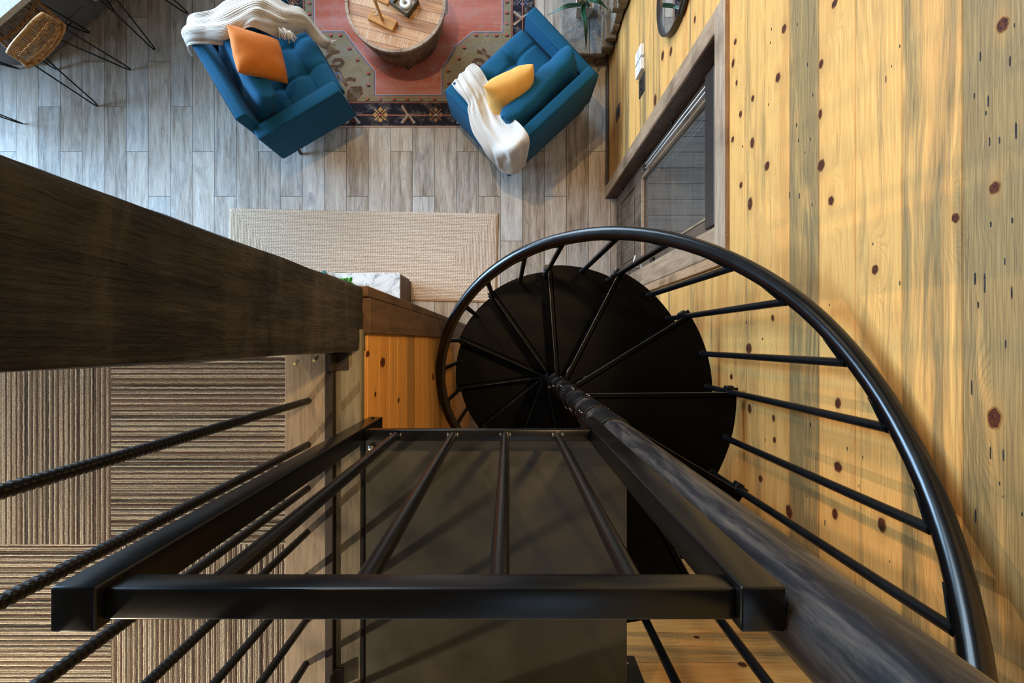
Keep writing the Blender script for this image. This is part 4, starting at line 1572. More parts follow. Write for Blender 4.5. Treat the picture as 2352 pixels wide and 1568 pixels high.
strip([(700, 264.5), (1176, 265.5)], 2.2, 2)
def rosette(x, y, mi, ci, s=1.0):
    for a in range(4):
        c, n = math.cos(a * PI / 2), math.sin(a * PI / 2)
        q = lambda u, v: (x + s * (u * c - v * n), y + s * (u * n + v * c))
        rp([q(6, 0), q(12, -6), q(18, 0), q(12, 6)], mi)
        rp([q(11, -1.2), q(13, -1.2), q(13, 1.2), q(11, 1.2)], ci)
        c, n = math.cos(a * PI / 2 + PI / 4), math.sin(a * PI / 2 + PI / 4)
        rp([q(5, -1.5), q(18, -1.5), q(18, 1.5), q(5, 1.5)], mi)
    rp([(x - 3 * s, y - 3 * s), (x + 3 * s, y - 3 * s), (x + 3 * s, y + 3 * s), (x - 3 * s, y + 3 * s)], ci)
rosette(874, 264, 10, 8)
rosette(1001, 264, 11, 12)
rosette(1200, -2, 4, 12)
rosette(672, -2, 11, 8)
rosette(1200, 130, 10, 8)
rosette(747, 264, 11, 12)
def cross(x, y, rot):
    c, n = math.cos(rot), math.sin(rot)
    q = lambda L: [(x + u * c - v * n, y + u * n + v * c) for u, v in L]
    strip(q([(-12, -20), (0, 1)]), 5, 11)
    strip(q([(-14, -19), (-1, 3)]), 3, 12)
    strip(q([(0, 1), (15, 19)]), 5, 12)
    strip(q([(0, 1), (12, 20)]), 3, 11)
    strip(q([(1, 1), (-14, 19)]), 5, 12)
    strip(q([(2, 3), (-10, 19)]), 3, 11)
cross(937, 263, 0)
cross(811, 264, 0)
cross(1065, 264, 0)
cross(1200, 42, PI / 2)
cross(672, 42, PI / 2)
strip([(1200, -80), (1200, 230)], 2.0, 2)
strip([(672, -80), (672, 230)], 2.0, 2)
rug = obj('patterned_rug', bm, MAT['rug'])
tag(rug, 'worn red and olive vintage wool rug with a dark flowered border', 'rug')

# braided runner
c4 = [Vector((*fl(*q), 0)) for q in ((527, 480), (1143, 493), (1146, 690), (522, 683))]
cen = (c4[0] + c4[1] + c4[2] + c4[3]) / 4
ang = math.atan2((c4[1] - c4[0]).y, (c4[1] - c4[0]).x)
bm = NB()
nx, ny = 120, 40
hw, hh = 1.222, 0.403
g = []
for i in range(nx + 1):
    row = []
    for j in range(ny + 1):
        u, v = -1 + 2 * i / nx, -1 + 2 * j / ny
        x = u * (hw + 0.006 * mnoise.noise(Vector((0.3, v * 3, 1))))
        y = v * (hh + 0.008 * mnoise.noise(Vector((u * 3, 0.5, 4))))
        e = min(hw - abs(u * hw), hh - abs(v * hh))
        z = 0.010 * min(1.0, (e + 0.002) / 0.012) ** 0.5 + 0.0015 * mnoise.noise(Vector((x * 4, y * 6, 2)))
        row.append(bm.verts.new((x, y, max(0.001, z))))
    g.append(row)
for i in range(nx):
    for j in range(ny):
        f = bm.faces.new((g[i][j], g[i + 1][j], g[i + 1][j + 1], g[i][j + 1]))
        f.smooth = True
b = [bm.verts.new((q.co.x, q.co.y, 0.0005)) for q in ([g[i][0] for i in range(nx + 1)] + [g[nx][j] for j in range(1, ny + 1)] + [g[i][ny] for i in range(nx - 1, -1, -1)] + [g[0][j] for j in range(ny - 1, 0, -1)])]
ed = [g[i][0] for i in range(nx + 1)] + [g[nx][j] for j in range(1, ny + 1)] + [g[i][ny] for i in range(nx - 1, -1, -1)] + [g[0][j] for j in range(ny - 1, 0, -1)]
for i in range(len(b)):
    j = (i + 1) % len(b)
    bm.faces.new((ed[i], b[i], b[j], ed[j]))
bm.faces.new(b[::-1])
o = obj('braided_runner', bm, MAT['jute'])
o.location = (cen.x, cen.y, 0)
o.rotation_euler = (0, 0, ang)
tag(o, 'long tan braided jute runner on the plank floor beside the stair', 'rug')
# a second runner's corner shows past the timber post
bm = NB()
a = fl(150, 462)
b_ = fl(196, 466)
add_box(bm, a[0] - 0.9, b_[0], b_[1] - 0.75, b_[1], 0, 0.009, 0.003, 1)
o = obj('small_mat', bm, MAT['jute'])
tag(o, 'corner of a tan mat peeping out past the rough timber post', 'mat')

# ------------------------------------------------------------------ cushions, chairs
def cushion(bm, W, D, T, p=6.0, q=0.5, n=28, wr=0.004, seed=0, pinch=0.0, M=None, tuft=None):
    """soft box W x D x T about its own centre"""
    t = bmesh.new()
    def prof(a):
        return max(0.0, 1 - abs(a) ** p) ** q
    G = {}
    for side in (1, -1):
        for i in range(n + 1):
            for j in range(n + 1):
                u, v = -1 + 2 * i / n, -1 + 2 * j / n
                # denser near the rim
                u, v = math.sin(u * PI / 2) * 0.35 + u * 0.65, math.sin(v * PI / 2) * 0.35 + v * 0.65
                rim = i in (0, n) or j in (0, n)
                if rim and side == -1:
                    G[(side, i, j)] = G[(1, i, j)]
                    continue
                x = u * W / 2 * (1 - pinch * (1 - v * v))
                y = v * D / 2 * (1 - pinch * (1 - u * u))
                z = side * T / 2 * prof(u) * prof(v)
                co = Vector((x, y, z))
                q_ = Vector((x * 7 + seed, y * 7, z * 7 + side))
                co.z += wr * mnoise.noise(q_) * 1.6 * prof(u) * prof(v)
                co += Vector((mnoise.noise(q_ * 2.3), mnoise.noise(q_ * 2.3 + Vector((5, 5, 5))), 0)) * wr * 0.8
                if tuft and side == 1:
                    co.z += tuft(x, y) * min(1.0, prof(u) * prof(v) * 1.5)
                G[(side, i, j)] = t.verts.new(co)
    for side in (1, -1):
        for i in range(n):
            for j in range(n):
                vs = [G[(side, i, j)], G[(side, i + 1, j)], G[(side, i + 1, j + 1)], G[(side, i, j + 1)]]
                if side == -1:
                    vs = vs[::-1]
                try:
                    f = t.faces.new(vs)
                    f.smooth = True
                except ValueError:
                    pass
    merge(bm, t, M)

def soft_box(bm, x0, x1, y0, y1, z0, z1, bev=0.02, wr=0.003, M=None):
    t = bmesh.new()
    add_box(t, x0, x1, y0, y1, z0, z1, bev, 4)
    for f in t.faces:
        f.smooth = True
    merge(bm, t, M)

SX = (-0.128, 0.128)
SY = (-0.05, 0.185)
def tuft(x, y):
    y += 0.0
    h = 0.0
    h -= 0.011 * math.exp(-(min(abs(x - s) for s in SX) / 0.012) ** 2)
    h -= 0.011 * math.exp(-(min(abs(y - s) for s in SY) / 0.012) ** 2)
    d = min(math.hypot(x - a, y - b) for a in SX for b in SY)
    h -= 0.034 * math.exp(-(d / 0.05) ** 2)
    return h

def make_chair(name, label, phi, c, cush_pose):
    r = thing(name, label, 'armchair', (c[0], c[1], 0.006), phi - PI / 2, 'blue armchairs by the round table')
    W = 0.49
    bm = NB()
    soft_box(bm, -W + 0.10, W - 0.10, -0.36, 0.36, 0.165, 0.30, 0.012)
    obj('base', bm, MAT['blue'], r, smooth=True, flat_angle=60)
    bm = NB()
    cushion(bm, 0.752, 0.735, 0.175, 9.0, 0.32, 72, 0.0015, 3, 0, Matrix.Translation((0, 0.03, 0.365)), tuft)
    obj('seat_cushion', bm, MAT['blue'], r, smooth=True)
    bm = NB()
    zz_ = 0.385
    add_tube(bm, [(x, y, zz_) for x, y in ((-0.366, 0.385), (-0.2, 0.3985), (0.2, 0.3985), (0.366, 0.385))], 0.0035, 8)
    obj('seat_piping', bm, MAT['blueseam'], r, smooth=True)
    for s in (-1, 1):
        bm = NB()
        xa_, xb_ = (s * W, s * (W - 0.112))
        soft_box(bm, min(xa_, xb_), max(xa_, xb_), -0.375, 0.375, 0.16, 0.582, 0.020)
        a_ = obj('armrest', bm, MAT['blue'], r, smooth=True, flat_angle=60)
        bm = NB()
        for xq in (s * (W - 0.006), s * (W - 0.106)):
            add_tube(bm, [(xq, -0.37, 0.575), (xq, 0.362, 0.575), (xq, 0.371, 0.565), (xq, 0.371, 0.17)], 0.0035, 8)
        obj('arm_piping', bm, MAT['blueseam'], a_, smooth=True)
    bm = NB()
    t = bmesh.new()
    add_box(t, -0.395, 0.395, -0.045, 0.045, 0, 0.60, 0.02, 4)
    for f in t.faces:
        f.smooth = True
    merge(bm, t, Matrix.Translation((0, -0.345, 0.165)) @ Matrix.Rotation(R(1.5), 4, 'X'))
    bk = obj('backrest', bm, MAT['blue'], r, smooth=True, flat_angle=60)
    bm = NB()
    add_tube(bm, [(-0.385, -0.398, 0.757), (0.385, -0.398, 0.757)], 0.0035, 8)
    obj('back_piping', bm, MAT['blueseam'], bk, smooth=True)
    bm = NB()
    cushion(bm, 0.735, 0.43, 0.185, 6.5, 0.40, 40, 0.011, 11 + phi, 0.015, cush_pose)
    cu = obj('back_cushion', bm, MAT['blue'], r, smooth=True)
    for sx, sy in ((-1, -1), (1, -1), (1, 1), (-1, 1)):
        bm = NB()
        add_tube(bm, [(sx * 0.385, 0.27 if sy > 0 else -0.20, 0.18), (sx * 0.43, 0.315 if sy > 0 else -0.245, 0.0)], [0.024, 0.013], 14)
        obj('leg', bm, MAT['legwood'], r, smooth=True, flat_angle=50)
    return r
def pose(x, y, z, rx, rz=0.0, ry=0.0):
    return Matrix.Translation((x, y, z)) @ Matrix.Rotation(rz, 4, 'Z') @ Matrix.Rotation(ry, 4, 'Y') @ Matrix.Rotation(rx, 4, 'X')
PH1, C1 = R(30.6), (-1.903, 2.198)
PH2, C2 = R(133.0), (0.098, 2.037)
ch1 = make_chair('armchair', 'blue tufted armchair holding an orange pillow, standing nearer the bar stools', PH1, C1, pose(0.0, -0.185, 0.585, R(62), R(-2), R(2)))
ch2 = make_chair('armchair', 'blue tufted armchair holding a mustard pillow, standing by the stone hearth', PH2, C2, pose(0.01, -0.215, 0.590, R(72), R(3)))

def pillow_at(name, label, cat, c, u, v, W, D, T, mat, seed, group=None, pinch=0.05):
    c = Vector(c)
    U = Vector(u).normalized()
    V = Vector(v)
    V = (V - U * V.dot(U)).normalized()
    N = U.cross(V)
    bm = NB()
    cushion(bm, W, D, T, 3.2, 0.55, 40, 0.006, seed, pinch)
    o = obj(name, bm, mat, smooth=True)
    M = Matrix((U, V, N)).transposed().to_4x4()
    M.translation = c
    o.matrix_world = M
    return tag(o, label, cat, group)
a, b = at(550, 116, 0.79), at(647, 141, 0.535)
c_, d_ = at(590, 76, 0.68), at(605, 176, 0.66)
pillow_at('throw_pillow', 'square orange velvet pillow leaning in the armchair nearer the bar stools', 'pillow', (a + b) / 2 + Vector((0.040, -0.062, 0.110)), b - a, c_ - d_, 0.385, 0.325, 0.17, MAT['orange'], 4, 'throw pillows on the armchairs', 0.02)
a, b = at(1122, 246, 0.64), at(1226, 199, 0.64)
ux = b - a
nrm = Vector((-ux.y, ux.x, 0)).normalized()
pillow_at('throw_pillow', 'mustard yellow velvet pillow tucked beside the white throw', 'pillow', (a + b) / 2 + Vector((0, 0, 0.06)), ux, Vector((0, 0, 1)) + nrm * 0.30, 0.40, 0.34, 0.23, MAT['mustard'], 9, 'throw pillows on the armchairs', 0.06)

# ------------------------------------------------------------------ knitted throws
def catmull(P, t_):
    n = len(P)
    s = t_ * (n - 1)
    i = min(int(s), n - 2)
    u = s - i
    g_ = lambda k_: P[max(0, min(n - 1, k_))]
    a, b, c, d = g_(i - 1), g_(i), g_(i + 1), g_(i + 2)
    if i == 0:
        a = b * 2 - c
    if i == n - 2:
        d = c * 2 - b
    return 0.5 * ((2 * b) + (c - a) * u + (2 * a - 5 * b + 4 * c - d) * u * u + (3 * b - a - 3 * c + d) * u ** 3)
def throw(name, label, rows, fold=0.02, nf=4.0, nu=130, nv=60, thick=0.009, seed=0.0, mat='knit', push=()):
    rows = [[at(*p) for p in r] for r in rows]
    m = len(rows[0])
    me = bpy.data.meshes.new(name)
    vs, fs, uv = [], [], []
    pts = []
    for i in range(nu + 1):
        tu = i / nu
        ctrl = [catmull([r[j] for r in rows], tu) for j in range(m)]
        pts.append([catmull(ctrl, j / nv) for j in range(nv + 1)])
    a_, b_ = nu // 2, nv // 2
    sgn = 1.0 if (pts[a_ + 1][b_] - pts[a_ - 1][b_]).cross(pts[a_][b_ + 1] - pts[a_][b_ - 1]).z > 0 else -1.0
    for i in range(nu + 1):
        for j in range(nv + 1):
            p = pts[i][j].copy()
            u, v = i / nu, j / nv
            du = pts[min(nu, i + 1)][j] - pts[max(0, i - 1)][j]
            dv = pts[i][min(nv, j + 1)] - pts[i][max(0, j - 1)]
            nn = du.cross(dv)
            if nn.length > 1e-9:
                nn.normalize()
            nn *= sgn
            w = mnoise.noise(Vector((u * 3 + seed, v * nf * 1.3, seed)))
            f = math.sin((v * nf + w * 0.9 + u * 0.6) * 2 * PI) * 0.5 + 0.8 * w + 0.35 * mnoise.noise(Vector((u * 9, v * 9 + seed, 3)))
            wd = (pts[i][nv] - pts[i][0]).length
            p += nn * (fold * f + fold * 0.6) * min(1.0, wd / 0.22) * (1 - 0.85 * u ** 5)
            vs.append(p)
            uv.append((u, v))
    W1 = nv + 1
    for i in range(nu):
        for j in range(nv):
            a = i * W1 + j
            fs.append((a, a + W1, a + W1 + 1, a + 1))
    me.from_pydata([tuple(p) for p in vs], [], fs)
    me.update()
    l = me.uv_layers.new(name='UVMap')
    for lp_ in me.loops:
        l.data[lp_.index].uv = uv[lp_.vertex_index]
    me.polygons.foreach_set('use_smooth', [True] * len(me.polygons))
    me.materials.append(MAT[mat])
    o = bpy.data.objects.new(name, me)
    C.objects.link(o)
    s = o.modifiers.new('thickness', 'SOLIDIFY')
    s.thickness = thick
    s.offset = 0.0
    tag(o, label, 'blanket', 'cream knitted throws')
    return o, pts
def fringe(parent, ends, ln=0.07, seed=1, down=1.0):
    rr = random.Random(seed)
    bm = NB()
    for p, d in ends:
        for q in range(2):
            a = Vector(p)
            v_ = (Vector(d).normalized() + Vector((rr.uniform(-.5, .5), rr.uniform(-.5, .5), rr.uniform(-.3, .2)))).normalized()
            b = a + v_ * ln * 0.5 + Vector((0, 0, -0.01 * down))
            c = b + (v_ + Vector((rr.uniform(-.6, .6), rr.uniform(-.6, .6), -0.4 * down))).normalized() * ln * 0.5
            add_tube(bm, [a, (a * .4 + b * .6), b, c], [0.0035, 0.004, 0.004, 0.003], 6)
    return obj('fringe', bm, MAT['fringe'], parent, smooth=True)

rows1 = [
    [(446, 126, .40), (434, 110, .50), (428, 84, .50), (434, 58, .45)],
    [(438, 103, .755), (430, 88, .80), (428, 63, .81), (445, 38, .795)],
    [(478, 101, .78), (478, 82, .82), (485, 56, .84), (494, 26, .80)],
    [(515, 100, .73), (516, 82, .82), (517, 50, .85), (522, 6, .80)],
    [(541, 84, .76), (545, 66, .82), (549, 36, .84), (556, -12, .78)],
    [(572, 62, .82), (580, 44, .84), (588, 18, .82), (596, -22, .74)],
    [(606, 73, .76), (606, 50, .78), (612, 22, .76), (620, -12, .70)],
    [(640, 86, .62), (641, 62, .68), (646, 38, .70), (650, 8, .67)],
    [(672, 80, .53), (673, 60, .60), (672, 38, .64), (672, 14, .625)],
    [(700, 72, .49), (701, 58, .55), (698, 42, .58), (693, 22, .58)],
    [(722, 94, .44), (725, 82, .46), (725, 72, .46), (722, 58, .44)],
    [(738, 108, .38), (743, 101, .40), (746, 94, .40), (744, 82, .38)],
    [(748, 112, .29), (753, 106, .31), (757, 99, .31), (758, 91, .29)],
]
th1, pts1 = throw('knitted_throw', 'cream fringed throw bunched over the back of the armchair with the orange pillow', rows1, 0.015, 2.3, 150, 56, 0.010, 2.0)
fringe(th1, [(pts1[-1][j], pts1[-1][j] - pts1[-4][j]) for j in range(0, 57, 3)], 0.075, 8)
ends = [(at(640 + 2.2 * i, 62 + 1.0 * i + 3 * math.sin(i), 0.70), Vector((0.5, -0.8, -0.15))) for i in range(12)]
fringe(th1, ends, 0.075, 3)
# loose turned-over end with its tassels, lying on top
rows2 = [
    [(1037, 194, .58), (1055, 178, .50), (1072, 160, .46), (1088, 146, .40)],
    [(1055, 215, .605), (1072, 200, .615), (1088, 182, .55), (1102, 158, .47)],
    [(1076, 240, .605), (1088, 228, .625), (1102, 210, .60), (1118, 186, .50)],
    [(1077, 258, .605), (1094, 252, .635), (1112, 238, .62), (1133, 206, .58)],
    [(1088, 303, .60), (1108, 298, .64), (1132, 282, .65), (1160, 256, .66)],
    [(1110, 338, .59), (1133, 333, .64), (1163, 312, .71), (1196, 285, .81)],
    [(1124, 358, .53), (1146, 355, .62), (1180, 336, .80), (1212, 308, .83)],
    [(1137, 374, .46), (1158, 370, .52), (1186, 356, .70), (1214, 330, .76)],
    [(1144, 382, .38), (1163, 382, .42), (1186, 374, .52), (1211, 351, .56)],
    [(1152, 394, .28), (1168, 399, .29), (1186, 397, .31), (1206, 378, .33)],
]
th2, pts2 = throw('knitted_throw', 'cream ribbed throw draped across the arm of the armchair with the mustard pillow', rows2, 0.012, 3.0, 140, 60, 0.010, 7.0)

# ------------------------------------------------------------------ coffee table and what stands on it
TX, TY = -0.942, 2.800
tb = thing('coffee_table', 'round tapered drum coffee table of reclaimed planks on the red rug', 'coffee table', (TX, TY, 0.006), R(-14))
RT0, RB0, TH_ = 0.4136, 0.305, 0.40
bm = NB()
seg = 64
prof = [(RB0, 0.0), (RB0 + 0.045, 0.12), (RB0 + 0.085, 0.27), (RT0, TH_ - 0.002)]
add_lathe(bm, [(RB0 - 0.03, 0.0)] + prof + [(RT0 - 0.004, TH_ - 0.02), (RT0 - 0.03, TH_ - 0.03)], seg)
obj('drum', bm, MAT['tableside'], tb, smooth=True, flat_angle=40)
bm = NB()
for i in range(26):
    a0, a1 = 2 * PI * i / 26 + 0.004, 2 * PI * (i + 1) / 26 - 0.004
    arc_o = [pol(RT0 + 0.002, a0 + (a1 - a0) * s / 3) for s in range(4)]
    arc_i = [pol(RT0 - 0.022, a0 + (a1 - a0) * s / 3) for s in range(4)]
    add_prism(bm, arc_o + arc_i[::-1], TH_ - 0.022, TH_ + random.uniform(-0.001, 0.001))
obj('rim', bm, MAT['tablerim'], tb)
bm = NB()
add_lathe(bm, [(RT0 - 0.021, TH_ - 0.028), (RT0 - 0.021, TH_ - 0.016)], 64)
obj('top', bm, MAT['tabletop'], tb)
ZT = 0.006 + TH_ - 0.016

# ring-toss game
gx, gy = fl(880, 50, ZT)[0], fl(880, 50, ZT)[1]
ga = math.atan2(-(62 - 34), (908 - 850))
game = thing('ring_toss_game', 'small scorched-wood ring toss game with a hanging ring on the round table', 'game', (gx, gy, ZT), ga)
bm = NB()
add_box(bm, -0.115, 0.115, -0.045, 0.045, 0, 0.028, 0.003, 1)
obj('base', bm, MAT['toywood'], game)
bm = NB()
add_box(bm, -0.009, 0.009, -0.009, 0.009, 0.028, 0.30, 0.002, 1)
obj('post', bm, MAT['toywood'], game)
bm = NB()
add_box(bm, -0.075, 0.135, -0.018, 0.018, 0.282, 0.306, 0.003, 1)
obj('arm', bm, MAT['toywood'], game)
bm = NB()
add_tube(bm, [(0.118, 0, 0.284), (0.07, 0.004, 0.16), (0.01, 0.016, 0.045), (-0.02, 0.02, 0.034)], 0.0016, 6)
obj('string', bm, MAT['cord'], game, smooth=True)
bm = NB()
add_tube(bm, [(-0.075 + 0.019 * math.cos(a), 0.024 + 0.019 * math.sin(a), 0.0295) for a in [2 * PI * i / 24 for i in range(24)]], 0.0015, 6, True)
add_tube(bm, [(-0.056, 0.024, 0.030), (-0.04, 0.022, 0.034), (-0.02, 0.02, 0.034)], 0.0016, 6)
obj('ring', bm, MAT['screw'], game, smooth=True)

# tray with a white ring in it
a, b, c = at(935, 33, ZT + 0.05), at(893, 2, ZT + 0.05), at(955, 2, ZT + 0.05)
ta_ = math.atan2(a.y - b.y, a.x - b.x)
tray = thing('keepsake_box', 'open dark olive box with dividers on the round table', 'box', (a.x, a.y, ZT), ta_)
bm = NB()
Lx, Ly, hb = 0.30, 0.155, 0.052
Lx = (a - b).length * 2.2
for q in ((-Lx, 0, 0, 0.007), (-Lx, 0, Ly - 0.007, Ly), (-Lx, -Lx + 0.007, 0, Ly), (-0.007, 0, 0, Ly)):
    add_box(bm, q[0], q[1], q[2], q[3], 0, hb, 0.001, 1)
add_box(bm, -Lx, 0, 0, Ly, 0, 0.005)
obj('box_walls', bm, MAT['tray'], tray)
bm = NB()
for xq in (-Ly, -2 * Ly + 0.03):
    add_box(bm, xq - 0.004, xq, 0.007, Ly - 0.007, 0.005, hb - 0.006)
obj('divider', bm, MAT['tray'], tray)
bm = NB()
add_box(bm, -Ly, -0.007, 0.007, Ly - 0.007, 0.005, 0.008)
obj('lining', bm, MAT['planter'], tray)
M_ = Matrix.Rotation(ta_, 3, 'Z')
ctr = Vector((a.x, a.y, ZT + 0.0085)) + M_ @ Vector((-Ly / 2 - 0.004, Ly / 2, 0))
ring = thing('ring_dish', 'thick white ceramic ring lying in the olive box', 'dish', ctr)
bm = NB()
pr = [(0.033 + 0.017 * math.cos(x), 0.014 + 0.014 * math.sin(x)) for x in [2 * PI * i / 20 for i in range(20)]]
add_lathe(bm, pr, 40, closed_prof=True)
obj('ring', bm, MAT['white'], ring, smooth=True)

# ------------------------------------------------------------------ bar with stools
isl = thing('bar_counter', 'grey bar counter with a speckled stone top at the edge of the room', 'counter', (-4.217, 2.519, 0))
bp = [(-7.4, 2.519), (-4.217, 2.519), (-2.55, 4.035), (-3.5, 5.2), (-7.4, 5.2)]
bm = NB()
add_prism(bm, [(x + 4.217, y - 2.519) for x, y in bp], 0.0, 0.86)
obj('counter_base', bm, MAT['cab'], isl)
bm = NB()
# panel frames applied on the slanting face
e = Vector((0.740, 0.673, 0))
nrm = Vector((0.673, -0.740, 0))
Mx = Matrix((e, -nrm, Vector((0, 0, 1)))).transposed().to_4x4()
for k in range(3):
    s0 = 0.08 + k * 0.70
    for q in ((s0, s0 + 0.62, 0.08, 0.15), (s0, s0 + 0.62, 0.72, 0.80), (s0, s0 + 0.07, 0.15, 0.72), (s0 + 0.55, s0 + 0.62, 0.15, 0.72)):
        add_box(bm, q[0], q[1], -0.012, 0.001, q[2], q[3], 0.002, 1, 0, Mx)
obj('panel_frames', bm, MAT['cab'], isl)
bm = NB()
add_box(bm, 0.0, 2.1, -0.010, 0.001, 0.0, 0.018, 0.002, 1, 0, Mx)
add_box(bm, -3.0, 0.0, -0.008, 0.001, 0.0, 0.018)
obj('toe_strip', bm, MAT['plate'], isl)
sp = [(-7.4, 2.17), (-3.87, 2.17), (-2.05, 3.70), (-2.2, 4.4), (-3.4, 5.3), (-7.4, 5.3)]
bm = NB()
add_prism(bm, [(x + 4.217, y - 2.519) for x, y in sp], 0.86, 0.90)
obj('counter_top', bm, MAT['granite'], isl)

def stool_parts(r):
    # woven seat: rim, ribs and cross strands in one mesh
    def shell(u, v):
        # u -1..1 across, v 0..1 from front to back
        x = u * (0.205 + 0.01 * v)
        y = 0.13 - 0.46 * v
        z = 0.675 - 0.018 * math.sin(v * PI) - 0.012 * (1 - u * u) + 0.03 * abs(u) ** 3
        return Vector((x, y, z))
    bm = NB()
    for i in range(27):
        u = -1 + 2 * i / 26
        add_tube(bm, [shell(u, v / 8) for v in range(9)], 0.0042, 6)
    for j in (0.0, 0.3, 0.33, 0.6, 0.63, 0.93, 1.0):
        add_tube(bm, [shell(-1 + 2 * i / 16, j) + Vector((0, 0, 0.004 * (-1) ** i)) for i in range(17)], 0.006, 6)
    rim = [shell(-1, v / 8) for v in range(9)] + [shell(-1 + 2 * i / 10, 1) for i in range(1, 11)] + [shell(1, 1 - v / 8) for v in range(1, 9)] + [shell(1 - 2 * i / 10, 0) for i in range(1, 10)]
    add_tube(bm, rim, 0.011, 8, True)
    obj('woven_seat', bm, MAT['rattan'], r, smooth=True)
    def back(u, v):
        # v 0 bottom .. 1 top ; arched top edge
        x = u * (0.205 - 0.015 * v)
        y = -0.335 - 0.035 * v + 0.035 * (u * u)
        z = 0.69 + (0.215 + 0.0 * u) * v - 0.04 * v * abs(u) ** 2.5
        return Vector((x, y, z))
    bm = NB()
    for i in range(23):
        u = -1 + 2 * i / 22
        add_tube(bm, [back(u, v / 6) for v in range(7)], 0.0042, 6)
    for j in (0.08, 0.12, 0.5, 0.55, 0.9):
        add_tube(bm, [back(-1 + 2 * i / 16, j) + Vector((0, 0.004 * (-1) ** i, 0)) for i in range(17)], 0.006, 6)
    rim = [back(-1, v / 6) for v in range(7)] + [back(-1 + 2 * i / 12, 1) for i in range(1, 13)] + [back(1, 1 - v / 6) for v in range(1, 7)] + [back(1 - 2 * i / 10, 0) for i in range(1, 10)]
    add_tube(bm, rim, 0.0125, 8, True)
    obj('woven_backrest', bm, MAT['rattan'], r, smooth=True)
    bm = NB()
    for x in (-0.15, 0.15):
        add_tube(bm, [(x, 0.12, 0.645), (x, -0.30, 0.645)], 0.006, 8)
    for y in (0.12, -0.28):
        add_tube(bm, [(-0.15, y, 0.645), (0.15, y, 0.645)], 0.006, 8)
    obj('seat_frame', bm, MAT['black'], r, smooth=True)
    for sx in (-1, 1):
        for sy in (-1, 1):
            fx, fy = sx * 0.222, (0.25 if sy > 0 else -0.25)
            ty = 0.12 if sy > 0 else -0.27
            a_ = Vector((sx * 0.185, ty + sy * 0.0, 0.645))
            b_ = Vector((sx * 0.085, ty, 0.645))
            f_ = Vector((fx, fy, 0.006))
            d1 = (a_ - f_).normalized()
            d2 = (b_ - f_).normalized()
            off_ = (d2 - d1).normalized() * 0.008
            bm = NB()
            add_tube(bm, [a_, f_ + d1 * 0.06 - off_, f_ - off_ * 0.7 + Vector((0, 0, 0.008)), f_, f_ + off_ * 0.7 + Vector((0, 0, 0.008)), f_ + d2 * 0.06 + off_, b_], 0.006, 8)
            obj('hairpin_leg', bm, MAT['black'], r, smooth=True)
    bm = NB()
    add_tube(bm, [(-0.205, 0.215, 0.20), (0.205, 0.215, 0.20)], 0.006, 8)
    obj('footrest', bm, MAT['bronze'], r, smooth=True)
SG = 'rattan bar stools along the counter'
s1 = thing('bar_stool', 'woven rattan bar stool on black hairpin legs, its back fully in view', 'stool', (-3.778, 2.471, 0), R(48), SG)
stool_parts(s1)
dup(s1, (-3.255, 2.986, 0), R(47), 'bar stool of which only black hairpin legs show, between the rattan back and the armchair', SG)
dup(s1, (-4.66, 2.21, 0), R(4), 'bar stool of which only black hairpin legs show, round the corner of the grey counter', SG)

# ------------------------------------------------------------------ console behind the post
con = thing('console_cabinet', 'low brown console cabinet with a white marble top behind the timber post', 'cabinet', (-0.891, 0.555, 0.0125))
cw, cd, chh = 1.30, 0.39, 0.4545
bm = NB()
add_box(bm, -cw, -0.001, -cd, -0.012, 0.0, chh - 0.022, 0.002, 1)
obj('cabinet_body', bm, MAT['walnut'], con)
bm = NB()
add_box(bm, -cw - 0.002, 0.001, -cd, 0.002, chh - 0.022, chh, 0.0015, 1)
obj('marble_top', bm, MAT['marble'], con)
for k in range(2):
    bm = NB()
    add_box(bm, -cw + 0.01 + k * 0.645, -cw + 0.645 + k * 0.645, -0.012, 0.004, 0.03, chh - 0.03, 0.002, 1)
    dr = obj('drawer', bm, MAT['walnut'], con)
    bm = NB()
    hx = (at(782, 622, 0.4).x + 0.891) - (1 - k) * 0.645
    add_box(bm, hx - 0.045, hx + 0.045, 0.004, 0.020, chh - 0.075, chh - 0.060, 0.002, 1)
    obj('pull', bm, MAT['brass'], dr)
chh += 0.0125
a = at(803, 656, chh)
suc = thing('succulent', 'small bright green succulent on the marble console', 'plant', (a.x, a.y, chh + 0.0005))
bm = NB()
add_lathe(bm, [(0.03, 0), (0.045, 0.05), (0.045, 0.055), (0.038, 0.055), (0.036, 0.045)], 24)
obj('pot', bm, MAT['white'], suc, smooth=True, flat_angle=40)
rq = random.Random(3)
bm = NB()
for i in range(22):
    an = i * 2.4
    el = 0.25 + 0.9 * (i / 22)
    ln = rq.uniform(0.035, 0.075)
    c_ = Vector((math.cos(an) * ln * math.cos(el), math.sin(an) * ln * math.cos(el), 0.055 + ln * math.sin(el)))
    t = bmesh.new()
    bmesh.ops.create_icosphere(t, subdivisions=2, radius=1.0)
    for f in t.faces:
        f.smooth = True
    merge(bm, t, Matrix.Translation(c_) @ rot_to(c_ - Vector((0, 0, 0.04))) @ Matrix.Diagonal((0.016, 0.007, 0.024, 1)))
obj('rosette', bm, MAT['leaf2'], suc, smooth=True)
a = at(742, 636, chh)
cb = thing('card_box', 'small teal and yellow card box on the marble console', 'box', (a.x, a.y, chh + 0.0005), 0.5)
bm = NB()
add_box(bm, -0.045, 0.045, -0.03, 0.03, 0, 0.05, 0.002, 1)
obj('carton', bm, MAT['teal'], cb)
bm = NB()
t = bmesh.new()
add_lathe(t, [(0.016, 0.0), (0.016, 0.0006)], 20)
merge(bm, t, Matrix.Translation((0.005, 0.0, 0.05)))
obj('yellow_spot', bm, MAT['yellowcard'], cb)

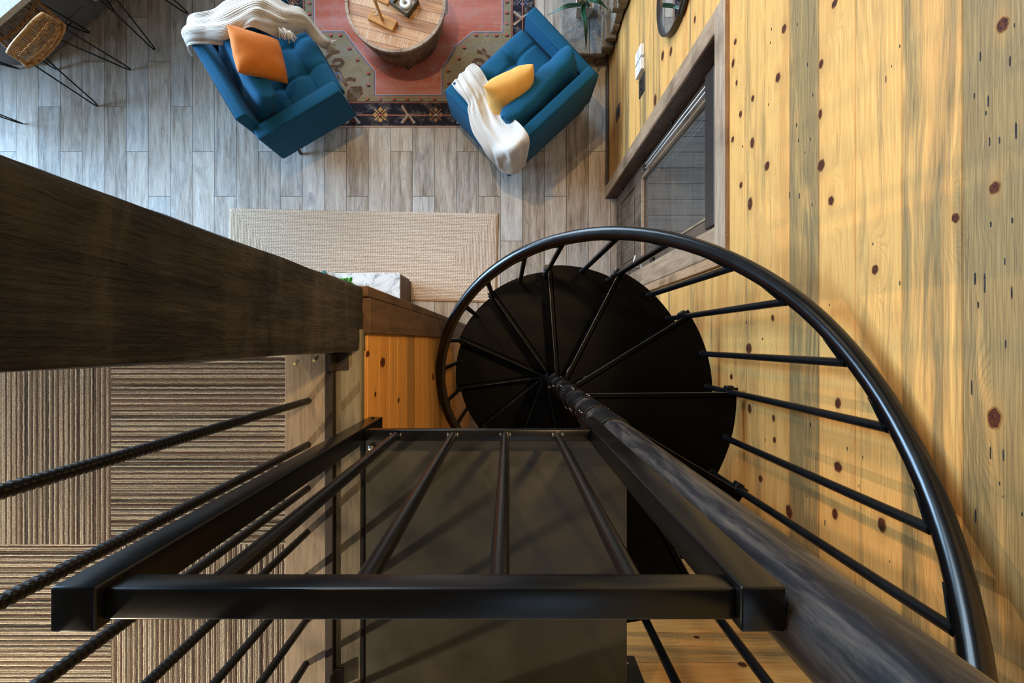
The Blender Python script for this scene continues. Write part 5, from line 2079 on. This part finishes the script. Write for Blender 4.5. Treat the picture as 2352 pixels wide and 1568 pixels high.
# ------------------------------------------------------------------ light
def area(name, loc, rot, sx, sy, power, col):
    l = bpy.data.lights.new(name, 'AREA')
    l.shape = 'RECTANGLE'
    l.size, l.size_y = sx, sy
    l.energy = power
    l.color = col
    o = bpy.data.objects.new(name, l)
    C.objects.link(o)
    o.location = loc
    o.rotation_euler = rot
    return o
def point(name, loc, power, col, rad=0.05):
    l = bpy.data.lights.new(name, 'POINT')
    l.energy = power
    l.color = col
    l.shadow_soft_size = rad
    o = bpy.data.objects.new(name, l)
    C.objects.link(o)
    o.location = loc
    return o
BLUE = (0.42, 0.68, 1.0)
WARM = (1.0, 0.66, 0.31)
def spot(name, loc, target, power, col, ang, blend, rad):
    l = bpy.data.lights.new(name, 'SPOT')
    l.energy, l.color, l.spot_size, l.spot_blend, l.shadow_soft_size = power, col, R(ang), blend, rad
    o = bpy.data.objects.new(name, l)
    C.objects.link(o)
    o.location = loc
    o.rotation_euler = (Vector(target) - Vector(loc)).to_track_quat('-Z', 'Y').to_euler()
    return o
area('window_light_front', (-3.5, 5.95, 2.6), (R(-90), 0, 0), 4.2, 4.0, 560, (0.60, 0.80, 1.0))
area('window_light_far', (-7.55, 3.1, 2.6), (0, R(-90), 0), 3.4, 4.0, 1250, BLUE)
point('loft_lamp', (-1.40, -1.28, ZL + 0.80), 84, (1.0, 0.80, 0.56), 0.015)
spot('track_light', (-1.5, 1.9, 5.9), (0.885, 0.9, 3.2), 205, WARM, 75, 0.9, 0.05)
spot('warm_floor_fill', (-1.45, 2.65, 6.0), (0.1, 1.45, 0.0), 330, WARM, 50, 0.8, 0.06)  # unseen fill, added to warm the plank floor
spot('amber_wall_fill', (0.62, 0.62, 5.2), (-0.36, -0.02, 2.2), 170, WARM, 33, 0.6, 0.05)  # unseen spot added to brighten the amber wall, cone kept off the landing

w = bpy.data.worlds.new('sky')
bpy.context.scene.world = w
w.use_nodes = True
w.node_tree.nodes['Background'].inputs[0].default_value = (0.55, 0.74, 1.0, 1)
w.node_tree.nodes['Background'].inputs[1].default_value = 1.3

# ------------------------------------------------------------------ camera
cam = bpy.data.cameras.new('camera')
cam.sensor_fit = 'HORIZONTAL'
cam.sensor_width = 36.0
cam.lens = F / 2352.0 * 36.0
cam.shift_x = (1176 - CX) / 2352.0
cam.clip_start = 0.02
co = bpy.data.objects.new('camera', cam)
C.objects.link(co)
co.location = (0, 0, H)
sc = bpy.context.scene
sc.camera = co
sc.view_settings.view_transform = 'Standard'
sc.view_settings.look = 'None'
sc.view_settings.exposure = 0.0
sc.view_settings.gamma = 1.0
sc.view_settings.use_curve_mapping = False
